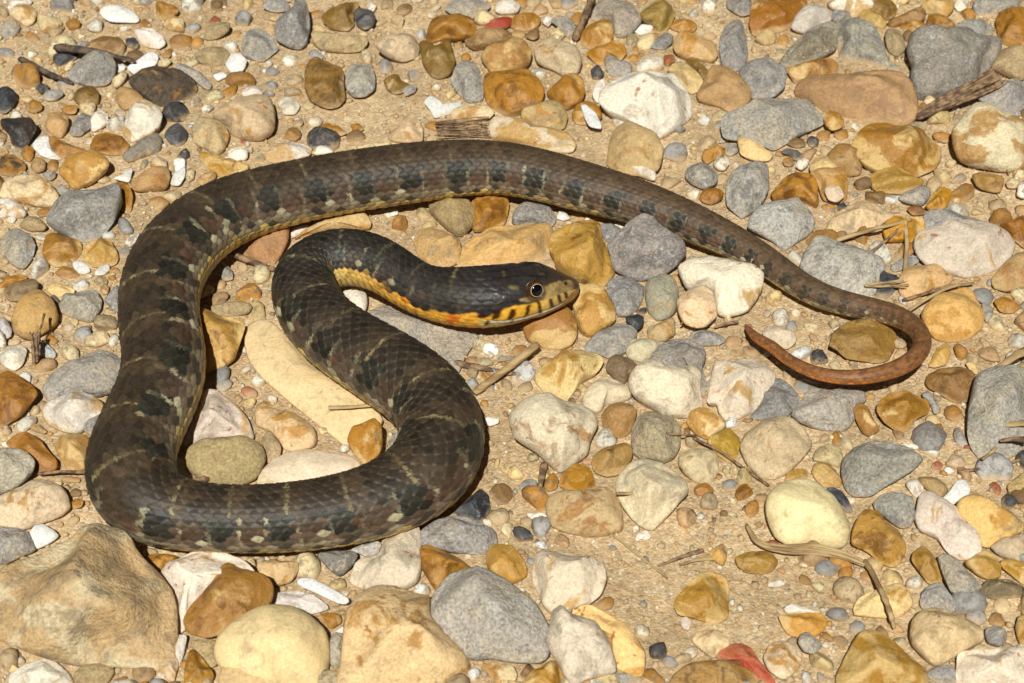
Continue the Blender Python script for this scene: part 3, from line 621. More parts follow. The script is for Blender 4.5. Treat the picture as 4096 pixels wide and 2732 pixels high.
G:22:1100,880 1110,790 1180,680 1270,650 1400,690 1500,720 1545,810 1540,960 1480,1070 1380,1120 1280,1090 1180,1080 1110,1010#a69a80|round grey tan pebble
Y:22:1605,740 1640,650 1740,615 1850,640 1940,720 1960,790 1880,840 1790,900 1700,860 1640,800#e6d08c|yellow cube with red spots
A:22:1790,910 1900,840 1980,790 2090,890 2080,990 2030,1135 1900,1050 1820,970#c09838
O:22:735,1140 760,1050 840,990 1030,940 1080,970 1110,1040 1060,1150 980,1220 880,1240 780,1210#b88f4c
W:22:960,1290 1000,1210 1120,1110 1230,1095 1360,1120 1480,1200 1590,1300 1605,1400 1540,1460 1450,1568 1380,1640 1300,1720 1230,1720 1120,1640 1030,1520 970,1410#dfd0a4|round cream pebble with worn face
A:22:430,1320 470,1210 590,1120 700,1170 740,1250 780,1340 740,1380 640,1400 550,1390#c2892c
A:22:290,1340 310,1260 380,1200 430,1270 410,1350 340,1380
P:22:320,1480 370,1410 500,1380 680,1385 840,1360 960,1440 1000,1568 1000,1740 850,1780 700,1790 500,1750 380,1700 330,1600#d4b084|broad buff pink pebble
P:22:1530,1060 1650,1000 1800,1000 1890,1060 1890,1200 1840,1300 1720,1310 1600,1230 1540,1150#d6bc98
A:22:1670,1370 1700,1310 1790,1300 1855,1370 1810,1430 1700,1420#b8803c
A:22:2045,1410 2080,1330 2150,1300 2220,1390 2160,1440 2080,1465
C:23:-250,980 -200,850 -60,750 120,700 220,720 340,820 400,950 330,1050 180,1200 60,1260 -60,1250 -180,1130#cdb88c|broad sandy cream slab
G:23:-180,720 -60,560 0,350 110,345 220,420 290,510 250,600 180,690 60,720#8e8c8c
G:23:220,660 300,560 400,430 560,450 880,490 880,570 820,600 790,720 740,800 640,830 420,790 280,720#a8a29c|flat grey stone in the tail's shadow
A:23:780,620 850,560 930,620 970,730 1030,810 930,870 870,840 820,750#b4803c
A:23:1005,640 1020,560 1120,480 1260,460 1380,520 1470,540 1480,650 1340,720 1300,790 1230,835 1140,790 1070,740#b5802e|heart shaped amber stone
G:23:1400,490 1470,450 1540,540 1590,630 1530,680 1480,560
B:23:1450,380 1480,300 1600,250 1750,240 1860,270 1900,330 1870,480 1850,560 1700,560 1580,480 1480,430#a07440|smooth brown pebble
A:23:1470,230 1560,50 1650,20 1680,100 1640,210 1540,240#dcae5c
Y:23:1810,200 1860,180 1940,260 1920,310 1860,270
G:23:1850,620 1880,450 1910,340 2050,280 2200,280 2351,330 2440,500 2440,800 2380,1000 2280,1030 2080,1090 1960,1080 1870,960 1840,840#a9a49e|big dusty grey slab under dry stalks
A:23:1440,840 1500,770 1590,750 1610,820 1530,870 1470,880
G:23:1730,780 1790,840 1840,950 1800,980 1730,940 1700,860
G:23:680,1200 700,1060 800,1000 960,920 1100,930 1280,980 1420,1090 1320,1180 1200,1260 1050,1340 960,1410 800,1420 720,1360#989590|layered dark grey stone
T:23:410,1090 440,1000 560,940 660,980 690,1080 650,1160 550,1120#d0b488
A:23:150,1290 190,1170 300,1180 400,1190 420,1270 300,1290#cca050
P:23:400,1200 430,1120 530,1110 620,1180 680,1280 660,1340 520,1340 440,1270#d6ac70
L:23:0,1440 80,1340 220,1290 360,1290 480,1360 580,1440 680,1568 720,1690 730,1780 680,1890 560,1890 400,1850 200,1870 80,1800 30,1700 0,1600 -10,1500#ecdca8|plump cream egg stone
D:23:530,1360 600,1340 680,1380 740,1460 780,1560 720,1568 640,1480 560,1420#4c4c50
W:23:1260,1310 1320,1260 1400,1270 1430,1340 1400,1450 1350,1430
B:23:1370,1250 1500,1240 1620,1300 1655,1370 1580,1450 1480,1380 1410,1310#a08450
S:23:1590,1450 1660,1390 1730,1280 1820,1270 1860,1370 1830,1440 1720,1500|snow white chip
G:23:965,1490 1040,1410 1200,1400 1330,1430 1340,1568 1330,1650 1240,1710 1120,1640 1000,1560#a09c98
W:23:1370,1540 1390,1420 1480,1390 1620,1480 1740,1560 1850,1670 1930,1810 1960,1920 1900,1980 1780,2000 1700,1980 1620,1900 1560,1800 1400,1740 1360,1650#e0d0bc|long pinkish white stone
Y:23:1735,1500 1790,1440 1920,1410 2050,1480 2200,1600 2330,1690 2310,1760 2180,1820 2040,1890 1960,1880 1910,1780 1830,1680 1750,1590#e2c06c|waxy yellow stone
T:23:2190,1330 2351,1200 2420,1350 2400,1500 2250,1450#d0ac78
S:23:1600,1190 1650,1150 1720,1190 1680,1215 1620,1215
R:23:1500,1130 1560,1090 1610,1130 1580,1180 1510,1180#c07050
P:23:1620,1130 1700,1030 1800,1070 1820,1130 1740,1180#d4b494
S:30:270,190 320,115 400,110 500,170 545,220 450,290 340,340 300,280#f2ece4
G:30:-30,150 150,150 260,190 310,300 330,350 200,400 60,470 -20,500 -60,300#a39e9c
X:30:0,560 200,460 400,400 650,270 760,160 860,130 960,160 1050,180 1180,240 1230,350 1320,450 1430,570 1520,690 1580,850 1600,1050 1610,1300 1540,1400 1440,1440 1250,1410 1000,1390 700,1380 450,1320 250,1250 50,1160 -40,1120 -120,1000 -100,750#cba878|huge mottled amber boulder
A:30:1350,400 1450,380 1560,390 1640,410 1560,490 1450,600 1380,520#c88c34
W:30:1460,610 1600,470 1800,370 1880,350 2050,380 2200,430 2320,540 2300,600 2100,620 2000,740 1850,850 1720,990 1700,1080 1600,1100 1590,900 1540,720#f0e4cc|white block beside the boulder
A+:30:1700,980 1760,850 1870,750 1960,640 2040,490 2100,470 2260,560 2450,600 2500,700 2480,830 2351,930 2180,1050 2080,1100 1900,1145 1740,1100#b5803a|rough rust brown rock
L:30:1980,1270 2010,1160 2130,1040 2300,930 2450,880 2700,890 2850,980 2980,1120 3010,1320 2980,1500 2900,1620 2700,1640 2500,1620 2300,1560 2060,1440 2000,1360#ecd49a|large yellow cream dome
P:30:2050,1430 2150,1370 2351,1390 2600,1430 2740,1520 2760,1600 2600,1640 2040,1640 2020,1540#e0bc8c
A:30:1730,1300 1770,1260 1850,1330 1970,1500 1900,1600 1700,1600 1690,1480#c08c34
T:30:1760,1180 1980,1170 2000,1400 1930,1430 1850,1330 1770,1250
W:30:1610,1130 1720,1130 1690,1300 1640,1440 1600,1350
W:30:1450,1420 1620,1330 1640,1400 1600,1560 1560,1540
T:30:680,1490 780,1410 900,1390 1030,1410 1050,1480 960,1600 700,1600
W:30:90,1490 250,1400 380,1350 480,1360 560,1420 650,1510 680,1600 400,1640 90,1620#e4e0cc
A:30:1040,1540 1160,1500 1190,1600 1040,1600
Y:31:10,490 60,450 380,455 380,550 320,640 200,675 100,640 40,580#d8bc80
G:31:550,390 700,360 900,360 940,400 870,510 780,590 700,550#86827e
G+:31:860,350 960,300 1130,270 1160,300 1110,390 1010,410 960,380#b4b0aa
S+:31:370,640 420,600 520,610 700,700 860,800 830,840 760,840 550,740 400,680|white splinter
W:31:160,830 200,740 330,725 500,750 650,850 660,890 500,940 400,890 250,870#d4d0c8
W:31:870,600 940,440 1100,400 1160,270 1300,190 1460,130 1500,170 1510,350 1510,550 1480,640 1350,715 1150,700 1000,700 890,650#d8cab0|boot shaped white stone
G:31:1510,230 1530,160 1660,80 1780,45 1920,40 2050,100 2180,170 2210,280 2130,380 2000,380 1800,360 1650,320 1520,300#a19b98|grey limestone by the lower coil
D:21:1830,1568 1950,1440 2060,1360 2130,1430 2150,1540 2100,1620 2060,1680 1960,1660 1860,1600#32353c|glassy black stone
A:31:1520,500 1510,330 1580,300 1700,350 1880,440 1990,540 1850,570 1780,630 1670,740 1600,640#bf8838
A:31:2110,440 2150,320 2220,300 2351,320 2430,400 2480,500 2480,590 2351,660 2240,620 2150,550#cf9c48
G+:31:1570,1020 1600,900 1680,740 1790,600 1900,560 2050,545 2250,620 2400,720 2520,800 2600,930 2680,1060 2670,1300 2600,1370 2400,1370 2130,1330 2000,1350 1850,1270 1700,1140 1600,1100#b2ada6|biggest light grey cobble
C:31:820,1180 840,950 900,850 1020,730 1130,700 1280,710 1420,770 1590,800 1570,950 1590,1060 1700,1170 1850,1290 1950,1400 1940,1500 1880,1600 1300,1660 780,1640 760,1500 800,1400#e2c690|huge buff yellow rock
G:31:650,1250 710,1110 800,1120 810,1350 740,1440 680,1400
A:31:590,950 640,920 760,930 790,1010 700,1070 650,1060 610,1000
W:31:680,1140 760,1060 820,1040 820,1110 720,1130
C:31:2070,1430 2160,1380 2351,1400 2400,1500 2351,1600 2200,1600 2140,1480
W:32:190,560 230,420 290,370 430,370 600,400 760,450 840,500 855,620 800,760 700,840 560,900 370,930 300,870 260,750 200,650#dccfae|marbled cream and brown pebble
Y:32:540,920 640,870 720,860 900,950 1050,1040 1150,1170 1220,1300 1200,1490 1150,1510 1000,1450 940,1400 900,1250 840,1110 720,1000 580,980#f0cc80|curved bright yellow stone
W+:32:320,1180 350,1080 370,940 460,890 540,960 640,990 760,1020 850,1150 900,1260 940,1380 940,1470 800,1490 650,1540 560,1600 480,1500 430,1380 370,1300#e0d2b4|white stone with amber crown
A:32:80,1600 170,1470 330,1380 430,1390 470,1500 480,1600 300,1660#c08824
G:32:650,1590 760,1490 880,1480 1080,1490 1180,1530 1170,1600 900,1660#aaa6a6
A:32:1490,850 1520,780 1650,640 1760,560 1850,560 1960,610 1990,700 1980,850 1980,970 1880,1020 1750,990 1620,950 1540,940#c08c34|amber stone alone on the sand
A:32:2050,420 2150,370 2351,360 2440,460 2400,530 2300,570 2150,550 2080,500#b88c40|half buried amber pebble
Y:32:1650,1180 1700,1100 1900,1080 2000,1180 1990,1230 1900,1280 1860,1340 1780,1300#ead098
R:32:1870,1330 1950,1240 2110,1200 2200,1260 2270,1370 2351,1460 2420,1568 2351,1600 2200,1500 2080,1380 1930,1370#c05034|brick red stone
B:32:1450,1568 1500,1480 1640,1390 1760,1370 1900,1370 2080,1400 2220,1490 2290,1600 1900,1660 1440,1620#b88a48|banded brown dome
P:32:1800,370 1940,280 1975,400 1940,500 1850,440#d8a458
S:32:1540,990 1600,950 1650,1010 1620,1090 1560,1060#e0d0c4
W:32:1120,260 1160,190 1240,160 1280,230 1220,270
W:32:120,10 300,0 330,60 250,85 170,60
G:33:1010,-10 1330,-40 1370,20 1310,130 1220,150 1130,90
A:33:770,300 780,180 830,60 900,-30 1010,-10 1100,100 1200,170 1260,300 1250,380 1190,480 1120,500 1020,450 920,360#cf9c4c|broad golden stone under the dry leaf
A:33:1320,440 1340,370 1420,315 1500,370 1560,480 1600,600 1560,660 1470,650 1400,560#b8893c
G+:33:1560,430 1620,390 1730,430 1830,540 1970,680 1900,740 1780,750 1680,730 1620,600#8e8a86|dark grey triangular stone
G:33:1395,830 1420,730 1500,660 1590,650 1660,740 1730,830 1700,930 1560,890 1420,890#9d9fa6
A:33:1800,470 1900,400 1990,345 2080,390 2140,500 2130,600 2020,620 1930,580#c49444
P:33:2040,320 2120,260 2351,220 2420,350 2351,460 2200,430 2110,390#ccb090
A:33:2130,450 2200,430 2400,480 2420,600 2351,680 2250,590 2150,510#d09a38
T:33:1940,720 2010,620 2200,620 2351,700 2400,780 2200,790 2080,800 1960,760#7c6a50
Y:33:795,870 840,790 960,730 1150,670 1230,690 1310,790 1310,870 1230,950 1100,970 950,960 800,945#e6cc84|pale yellow bean pebble
Y:33:1310,1130 1330,1000 1420,900 1520,880 1680,930 1850,1020 1960,1100 1960,1190 1800,1280 1650,1360 1540,1415 1450,1350 1330,1220#dcc48c|pyramid shaped cream stone
G:33:1990,1080 2080,1040 2180,1090 2190,1180 2120,1240 2010,1200
A:33:2270,1060 2300,960 2400,930 2420,1250 2340,1260 2290,1160
W:33:1740,1480 1750,1300 1900,1260 2100,1260 2351,1240 2440,1400 2430,1620 2000,1660 1740,1620#ecdcbc|broad white slab
A:33:640,1500 720,1330 800,1180 880,1100 1000,1100 1150,1180 1300,1320 1430,1430 1460,1560 1460,1640 1000,1680 640,1640#c4923c|big mottled orange rock
G:33:1450,1480 1520,1430 1640,1400 1730,1450 1740,1568 1560,1568 1490,1530
A:33:100,950 200,940 330,930 470,930 535,990 510,1090 430,1150 290,1155 190,1120 140,1050#dca044
W:33:150,880 210,840 320,870 480,920 470,940 300,930 170,930
G+:33:275,1190 300,1120 360,1100 420,1150 490,1190 480,1260 410,1300 330,1280
Y:33:0,1250 50,1200 180,1195 270,1240 310,1330 280,1430 180,1530 110,1525 0,1440 -40,1330#dccc9c
S:33:0,650 120,620 160,660 90,690 0,685"""

def chaikin(P, n):
    for _ in range(n):
        Q = np.roll(P, -1, 0)
        P = np.stack([P * .86 + Q * .14, P * .14 + Q * .86], 1).reshape(-1, 2)
    return P
def resample(P, n):
    Q = np.vstack([P, P[:1]])
    d = np.r_[0, np.cumsum(np.linalg.norm(np.diff(Q, axis=0), axis=1))]
    t = np.linspace(0, d[-1], n, endpoint=False)
    return np.stack([np.interp(t, d, Q[:, k]) for k in (0, 1)], 1)
def poly_area(P):
    x, y = P[:, 0], P[:, 1]
    return 0.5 * abs(np.sum(x * np.roll(y, -1) - y * np.roll(x, -1)))

def stone_mesh(P2, kind, flags, seed, NS=40, NR=9):
    """P2: outline in photograph pixels -> vertices (about the stone's own centre), faces, centre"""
    r = random.Random(seed)
    angular = min(1.0, {'A': .9, 'O': .9, 'G': .85, 'D': 1, 'W': .75, 'S': .6, 'R': 1, 'L': .35, 'Y': .75, 'M': 1, 'X': 1.0}.get(kind, .65) * r.uniform(.75, 1.25))
    P2 = P2.mean(0) + (P2 - P2.mean(0)) * 1.055
    P = resample(chaikin(P2, 2), NS)
    base = P2[np.argmax(P2[:, 1])]
    tilt = math.radians(r.uniform(10, 24))
    side = math.radians(r.uniform(-13, 13))
    z0 = 0.0003
    if 'f' in flags: tilt, side = math.radians(2.0), 0.0
    if '^' in flags: tilt = math.radians(34)
    if '+' in flags: z0 = 0.0035
    n = np.array([math.sin(side), -math.sin(tilt), math.cos(tilt)]); n /= np.linalg.norm(n)
    B = ground(*base, z0)
    pts = []
    for X, Y in P:
        d = ray(X, Y)
        pts.append(CAM + d * ((B - CAM) @ n / (d @ n)))
    pts = np.array(pts)
    cen = pts.mean(0)
    e1 = np.array([1.0, 0, 0]) - n * n[0]; e1 /= np.linalg.norm(e1)
    e2 = np.cross(n, e1)
    q2 = np.stack([(pts - cen) @ e1, (pts - cen) @ e2], 1)
    area = poly_area(q2)
    R = math.sqrt(area / math.pi)
    ev = np.sqrt(np.maximum(np.linalg.eigvalsh(np.cov(q2.T)), 1e-12))
    minor = 1.35 * ev[0]
    th = minor * r.uniform(.88, 1.2)
    if kind == 'S': th = minor * .45
    if 'f' in flags: th = min(th, 0.0045)
    # facets cut into the rounded top
    fac = []
    nf = r.randint(4, 7)
    for k in range(nf):
        al = 2 * math.pi * (k + r.uniform(-.35, .35)) / nf
        be = math.radians(r.uniform(24, 62))
        fac.append((math.sin(be) * math.cos(al), math.sin(be) * math.sin(al), math.cos(be), r.uniform(.48, .80)))
    for k in range(2):
        al = r.uniform(0, 2 * math.pi); be = math.radians(r.uniform(4, 20))
        fac.append((math.sin(be) * math.cos(al), math.sin(be) * math.sin(al), math.cos(be), r.uniform(.62, .86)))
    so = Vector((r.uniform(0, 90), r.uniform(0, 90), r.uniform(0, 90)))
    V, ring_ids = [], []
    def top(x, y, rho):
        h = (1 - rho ** 3.2) ** 0.5
        ang_ = math.atan2(y, x); ux, uy = rho * math.cos(ang_), rho * math.sin(ang_)
        hf = 9.0
        k_ = 0.03
        for nx_, ny_, nz_, c_ in fac:
            v_ = (c_ - nx_ * ux - ny_ * uy) / nz_
            d = hf - v_
            if abs(d) < k_: hf = min(hf, v_) - (k_ - abs(d)) ** 2 / (4 * k_)
            else: hf = min(hf, v_)
        hf = max(hf, 0.0)
        hm = min(h, hf)
        h = h * .82 * (1 - angular) + hm * angular
        return max(h, 0.0)
    rhos = [0.0] + [1 - (1 - k / NR) ** 1.5 for k in range(1, NR + 1)]
    def put(xy, w):
        p = e1 * xy[0] + e2 * xy[1] + n * w
        amp = R * (0.075 if rough_amp is None else rough_amp)
        f1 = 1.3 / R
        q_ = Vector(p) * f1 + so
        dn = noise.noise(q_) * amp + noise.noise(q_ * 2.9) * amp * .45 + noise.noise(q_ * 7.0) * amp * .16
        ln = np.linalg.norm(p) + 1e-9
        return p + n * dn * .9 + p / ln * dn * .25
    rough_amp = {'M': .13, 'X': .09, 'L': .03, 'G': .07, 'A': .085}.get(kind, None)
    V.append(put((0, 0), th * top(0, 0, 0)))
    for rho in rhos[1:]:
        for j in range(NS):
            xy = q2[j] * rho
            V.append(put(xy, th * top(xy[0], xy[1], rho)))
    nt_ = len(V)
    lows = [0.82, 0.5]
    for rho in lows:
        for j in range(NS):
            xy = q2[j] * rho
            V.append(put(xy, -th * .6 * (1 - rho ** 2.2) ** .5))
    V.append(put((0, 0), -th * .6))
    Q, T = [], []
    for j in range(NS):
        T.append((0, 1 + j, 1 + (j + 1) % NS))
    ring = lambda k: 1 + k * NS
    for k in range(NR - 1 + len(lows)):
        a, c2 = ring(k), ring(k + 1)
        for j in range(NS):
            Q.append((a + j, c2 + j, c2 + (j + 1) % NS, a + (j + 1) % NS))
    lastr = ring(NR - 1 + len(lows)); bot = len(V) - 1
    for j in range(NS):
        T.append((bot, lastr + (j + 1) % NS, lastr + j))
    return np.array(V), np.array(Q), np.array(T), cen, R

specs = []
for ln in STONES.strip().split("\n"):
    head, _, lm = ln.partition("|")
    body, _, hx = head.partition("#")
    kf, crop, pt = body.split(":")
    P2 = np.array([px(crop, *map(float, p.split(","))) for p in pt.split()])
    specs.append(dict(kind=kf[0], flags=kf[1:], P=P2, lm=lm.strip(), hex=hx.strip() or DEFCOL[kf[0]], area=poly_area(P2), explicit=bool(hx)))
CW = dict(W='off-white', C='cream', Y='pale yellow', A='amber', O='olive brown', B='brown', G='grey', D='blackish', T='tan', P='buff', S='white',
          R='reddish', M='rust speckled', L='smooth cream', X='mottled')
LMS = [(s['lm'], s['P'].mean(0)) for s in specs if s['lm']]
LMS += [("snake's snout", np.array([2298., 1140])), ("snake's tail tip", np.array([2985., 1308])), ("snake's curled tail", np.array([3640., 1500])),
        ("snake's neck bend", np.array([1180., 1050])), ("snake's lower coil", np.array([1750., 2050])), ("snake's broad back", np.array([1600., 560]))]
stones = [s for s in specs if s['kind'] != 'S']
stones.sort(key=lambda s: -s['area'])
built = stones[:300] + [s for s in specs if s['kind'] == 'S']
rest = stones[300:]

def describe(s):
    w = s['P'].max(0) - s['P'].min(0)
    d = math.sqrt(s['area'] / math.pi) * 2 / 11.4      # millimetres across
    size = 'tiny' if d < 6.5 else 'small' if d < 10 else 'medium' if d < 15 else 'large'
    ev = np.sqrt(np.linalg.eigvalsh(np.cov(s['P'].T)))
    asp = ev[1] / ev[0]
    shape = 'elongated' if asp > 1.75 else 'rounded' if asp < 1.22 else ''
    noun = 'shell fragment' if s['kind'] == 'S' else 'stone' if d >= 15 else 'pebble'
    return " ".join(x for x in (size, shape, CW[s['kind']], noun) if x), noun
used = {}
for s in built:
    c0 = s['P'].mean(0)
    near = sorted(((np.linalg.norm(p - c0), nm) for nm, p in LMS if nm != s['lm']), key=lambda t: t[0])
    desc, noun = describe(s)
    s['noun'] = noun
    cand = []
    if s['lm']:
        cand.append(s['lm'] if len(s['lm'].split()) >= 5 else s['lm'] + " close to the " + near[0][1])
        cand.append(s['lm'] + " near the " + near[1][1])
    cand.append(desc + " next to the " + near[0][1])
    for k in (1, 2, 3):
        cand.append(desc + " nearest the " + near[0][1] + " and the " + near[k][1])
    cand = [t for t in cand if 4 <= len(t.replace("-", " ").split()) <= 16] or [desc + " lying by the " + near[0][1]]
    s['label'] = next((t for t in cand if t not in used), cand[0])
    used.setdefault(s['label'], []).append(s)
for lb, ss in used.items():
    if len(ss) > 1:
        for s in ss:
            s['group'] = "look-alike stones by " + lb.split(" the ")[-1]

stuff = []       # (V, Q, T, colour, centre)
for idx, s in enumerate(built + rest):
    small = s['area'] < 9000
    is_rest = idx >= len(built)
    V, Q, T, cen, R = stone_mesh(s['P'], s['kind'], s['flags'], 100 + idx, NS=(18 if is_rest else 28 if small else 44 if s['area'] < 40000 else 60), NR=(4 if is_rest else 7 if small else 12 if s['area'] < 40000 else 16))
    jit = 1.0 if s['explicit'] else rnd.uniform(.86, 1.1)
    colr = np.array(hexl(s['hex'], K)) * (np.array([1.02, .955, .985]) if s['kind'] in 'WCYL' else 1) * (np.array([1.17, 1.10, 1.01]) if s['kind'] == 'G' else np.array([1.08, 1.06, 1.16]) if s['kind'] == 'Y' else 1.10 if s['kind'] in 'WCLX' else .93 if s['kind'] == 'S' else np.array([.98, 1.03, .98]) if s['kind'] in 'PT' else .88) * jit * np.array([rnd.uniform(.98, 1.02), 1.0, rnd.uniform(.95, 1.05)])
    if is_rest:
        stuff.append((V + cen, Q, T, colr))
        continue
    nm = {'shell fragment': 'shell_fragment'}.get(s['noun'], s['noun'])
    o = obj(nm, mesh_np(nm, V, Q, T), MATS[s['kind']], loc=cen)
    o.color = (*colr, 1)
    tag(o, s['label'], 'shell' if s['noun'] == 'shell fragment' else s['noun'], s.get('group'))

# ------------------------------------------------------------------ the snake
# cross-sections read off the photograph: crop, one edge, the other edge, clearance under the belly in mm
SEC = [
 ('H', 2122, 560, 2118, 720, 8), ('H', 2096, 495, 2088, 800, 8), ('H', 2040, 452, 2020, 880, 8), ('H', 1900, 385, 1870, 975, 8), ('H', 1740, 325, 1700, 1060, 8),
 ('H', 1580, 260, 1530, 1120, 8), ('H', 1430, 246, 1350, 1168, 8), ('H', 1280, 272, 1180, 1215, 7.5), ('H', 1100, 318, 980, 1263, 7), ('H', 900, 330, 760, 1303, 7),
 ('H', 700, 340, 520, 1328, 6.5), ('H', 450, 352, 260, 1302, 6.5), ('H', 200, 375, 20, 1222, 6.5),
 ('11', 1680, 915, 1490, 1348, 7), ('11', 1600, 900, 1360, 1293, 7), ('11', 1530, 850, 1255, 1222, 7.5), ('11', 1430, 757, 1150, 1140, 8), ('11', 1300, 650, 1055, 1082, 8),
 ('11', 1130, 560, 960, 1042, 8), ('11', 940, 514, 868, 1036, 7.5), ('11', 740, 516, 790, 1042, 7), ('11', 540, 553, 740, 1048, 6), ('11', 350, 645, 718, 1055, 5),
 ('11', 210, 790, 712, 1060, 4.5), ('11', 150, 950, 714, 1066, 4), ('11', 140, 1080, 722, 1075, 3.5),
 ('21', 145, -418, 728, -490, 3), ('21', 170, -275, 755, -460, 3), ('21', 225, -120, 795, -405, 3), ('21', 310, 0, 850, -345, 3), ('21', 400, 90, 930, -280, 3),
 ('21', 520, 205, 1040, -213, 3), ('21', 680, 320, 1180, -155, 3), ('21', 830, 420, 1340, -75, 3), ('21', 960, 507, 1490, 0, 3), ('21', 1080, 590, 1640, 105, 3),
 ('21', 1190, 650, 1790, 215, 3), ('21', 1275, 705, 1920, 350, 3), ('21', 1330, 770, 2030, 500, 3), ('21', 1350, 840, 2095, 690, 3), ('21', 1345, 910, 2120, 900, 3),
 ('21', 1310, 985, 2095, 1130, 3), ('21', 1240, 1050, 1990, 1325, 3), ('21', 1160, 1090, 1800, 1500, 3), ('21', 1060, 1137, 1580, 1650, 3), ('21', 950, 1185, 1330, 1757, 3.5),
 ('21', 800, 1225, 1000, 1853, 4), ('21', 600, 1265, 720, 1908, 4), ('21', 300, 1310, 360, 1945, 4), ('21', 0, 1330, 20, 1960, 4),
 ('20', 2100, 1328, 2090, 1942, 4), ('20', 1900, 1325, 1830, 1925, 4), ('20', 1760, 1300, 1580, 1905, 4), ('20', 1660, 1262, 1340, 1870, 4), ('20', 1600, 1220, 1130, 1795, 4),
 ('20', 1582, 1185, 960, 1680, 3.5), ('20', 1580, 1160, 855, 1520, 3), ('20', 1582, 1130, 800, 1340, 3), ('20', 1586, 1095, 785, 1200, 3), ('20', 1594, 1060, 792, 1060, 3),
 ('20', 1610, 1010, 830, 920, 3), ('20', 1640, 920, 890, 770, 3), ('20', 1690, 820, 950, 640, 3), ('20', 1745, 715, 1020, 505, 3), ('20', 1810, 600, 1085, 370, 3),
 ('20', 1868, 455, 1142, 245, 3), ('20', 1894, 300, 1160, 120, 3), ('20', 1882, 130, 1150, 0, 3),
 ('10', 1838, 1568, 1120, 1450, 3), ('10', 1800, 1400, 1095, 1310, 3), ('10', 1795, 1270, 1088, 1180, 3), ('10', 1815, 1130, 1098, 1030, 3), ('10', 1850, 1040, 1138, 880, 3),
 ('10', 1890, 960, 1198, 745, 3), ('10', 1935, 885, 1272, 620, 3), ('10', 2000, 810, 1375, 488, 3), ('10', 2070, 745, 1505, 366, 3), ('10', 2150, 685, 1655, 256, 3),
 ('10', 2260, 630, 1855, 128, 3), ('10', 2390, 585, 2090, 35, 3.5),
 ('F', 1110, 915, 1024, 671, 4), ('F', 1225, 884, 1155, 645, 4), ('F', 1345, 852, 1285, 618, 4), ('F', 1465, 841, 1416, 597, 4), ('F', 1585, 826, 1547, 579, 4),
 ('F', 1705, 805, 1677, 564, 4.5), ('F', 1805, 790, 1786, 557, 5), ('F', 1900, 776, 1895, 555, 5), ('F', 1978, 771, 1985, 557, 5), ('F', 2065, 775, 2090, 572, 5),
 ('F', 2150, 797, 2200, 600, 5), ('F', 2250, 835, 2310, 631, 4.5), ('F', 2370, 868, 2435, 681, 4),
 ('12', 1022, 458, 1150, 30, 3.5), ('12', 1325, 515, 1500, 170, 3), ('12', 1735, 695, 1900, 400, 3), ('12', 2100, 850, 2250, 590, 3),
 ('13', -45, 905, 80, 700, 3), ('13', 90, 1080, 215, 850, 3), ('13', 245, 1215, 355, 982, 3), ('13', 470, 1305, 555, 1090, 3), ('13', 750, 1355, 800, 1145, 3.5),
 ('13', 1000, 1375, 1050, 1168, 4.5), ('13', 1120, 1402, 1205, 1212, 6), ('13', 1235, 1437, 1350, 1290, 7.5), ('13', 1310, 1482, 1450, 1380, 9), ('13', 1355, 1540, 1515, 1500, 10),
 ('23', 1365, 0, 1525, 0, 11), ('23', 1345, 62, 1505, 110, 12), ('23', 1308, 108, 1440, 215, 12), ('23', 1230, 160, 1330, 295, 12), ('23', 1100, 215, 1150, 362, 12),
 ('23', 930, 258, 950, 408, 12), ('23', 770, 285, 760, 420, 12), ('23', 600, 278, 560, 403, 11.5), ('23', 430, 250, 380, 365, 11), ('23', 290, 190, 220, 280, 10),
 ('23', 170, 100, 100, 180, 9), ('23', 65, 0, -5, 80, 8), ('F', 3038, 1337, 3012, 1366, 7), ('F', 3004, 1309, 2988, 1329, 6), ('F', 2988, 1299, 2980, 1307, 5.5),
]
cp, rad = [], []
for crop, x1, y1, x2, y2, lift in SEC:
    a, b_ = np.array(px(crop, x1, y1)), np.array(px(crop, x2, y2))
    c0, w = (a + b_) / 2, np.linalg.norm(a - b_)
    d = ray(*c0)
    r = 0.01
    for _ in range(12):
        t = (r * .96 + lift / 1000 - CAM[2]) / d[2]
        r = w / 2 * t / FPX
    cp.append(CAM + d * t); rad.append(r)
cp, rad = np.array(cp), np.array(rad)
def smooth1(A, n=2):
    A = A.copy()
    for _ in range(n):
        A[1:-1] = A[1:-1] * .5 + (A[:-2] + A[2:]) * .25
    return A
cp[8:-4] = smooth1(cp, 3)[8:-4]
rad[6:-4] = smooth1(rad, 4)[6:-4]
def catmull(P, per=24):
    P = np.asarray(P); out = []
    E = np.vstack([2 * P[:1] - P[1:2], P, 2 * P[-1:] - P[-2:-1]]) if P.ndim == 2 else np.r_[2 * P[0] - P[1], P, 2 * P[-1] - P[-2]]
    t = np.linspace(0, 1, per, endpoint=False)
    for k in range(len(P) - 1):
        p0, p1, p2, p3 = E[k:k + 4]
        tt = t[:, None] if P.ndim == 2 else t
        out.append(.5 * (2 * p1 + (p2 - p0) * tt + (2 * p0 - 5 * p1 + 4 * p2 - p3) * tt ** 2 + (3 * p1 - p0 - 3 * p2 + p3) * tt ** 3))
    return np.concatenate(out + [P[-1:]])
fp, fr = catmull(cp), catmull(rad)
sarc = np.r_[0, np.cumsum(np.linalg.norm(np.diff(fp, axis=0), axis=1))]
knot_s = sarc[::24]
LEN = sarc[-1]
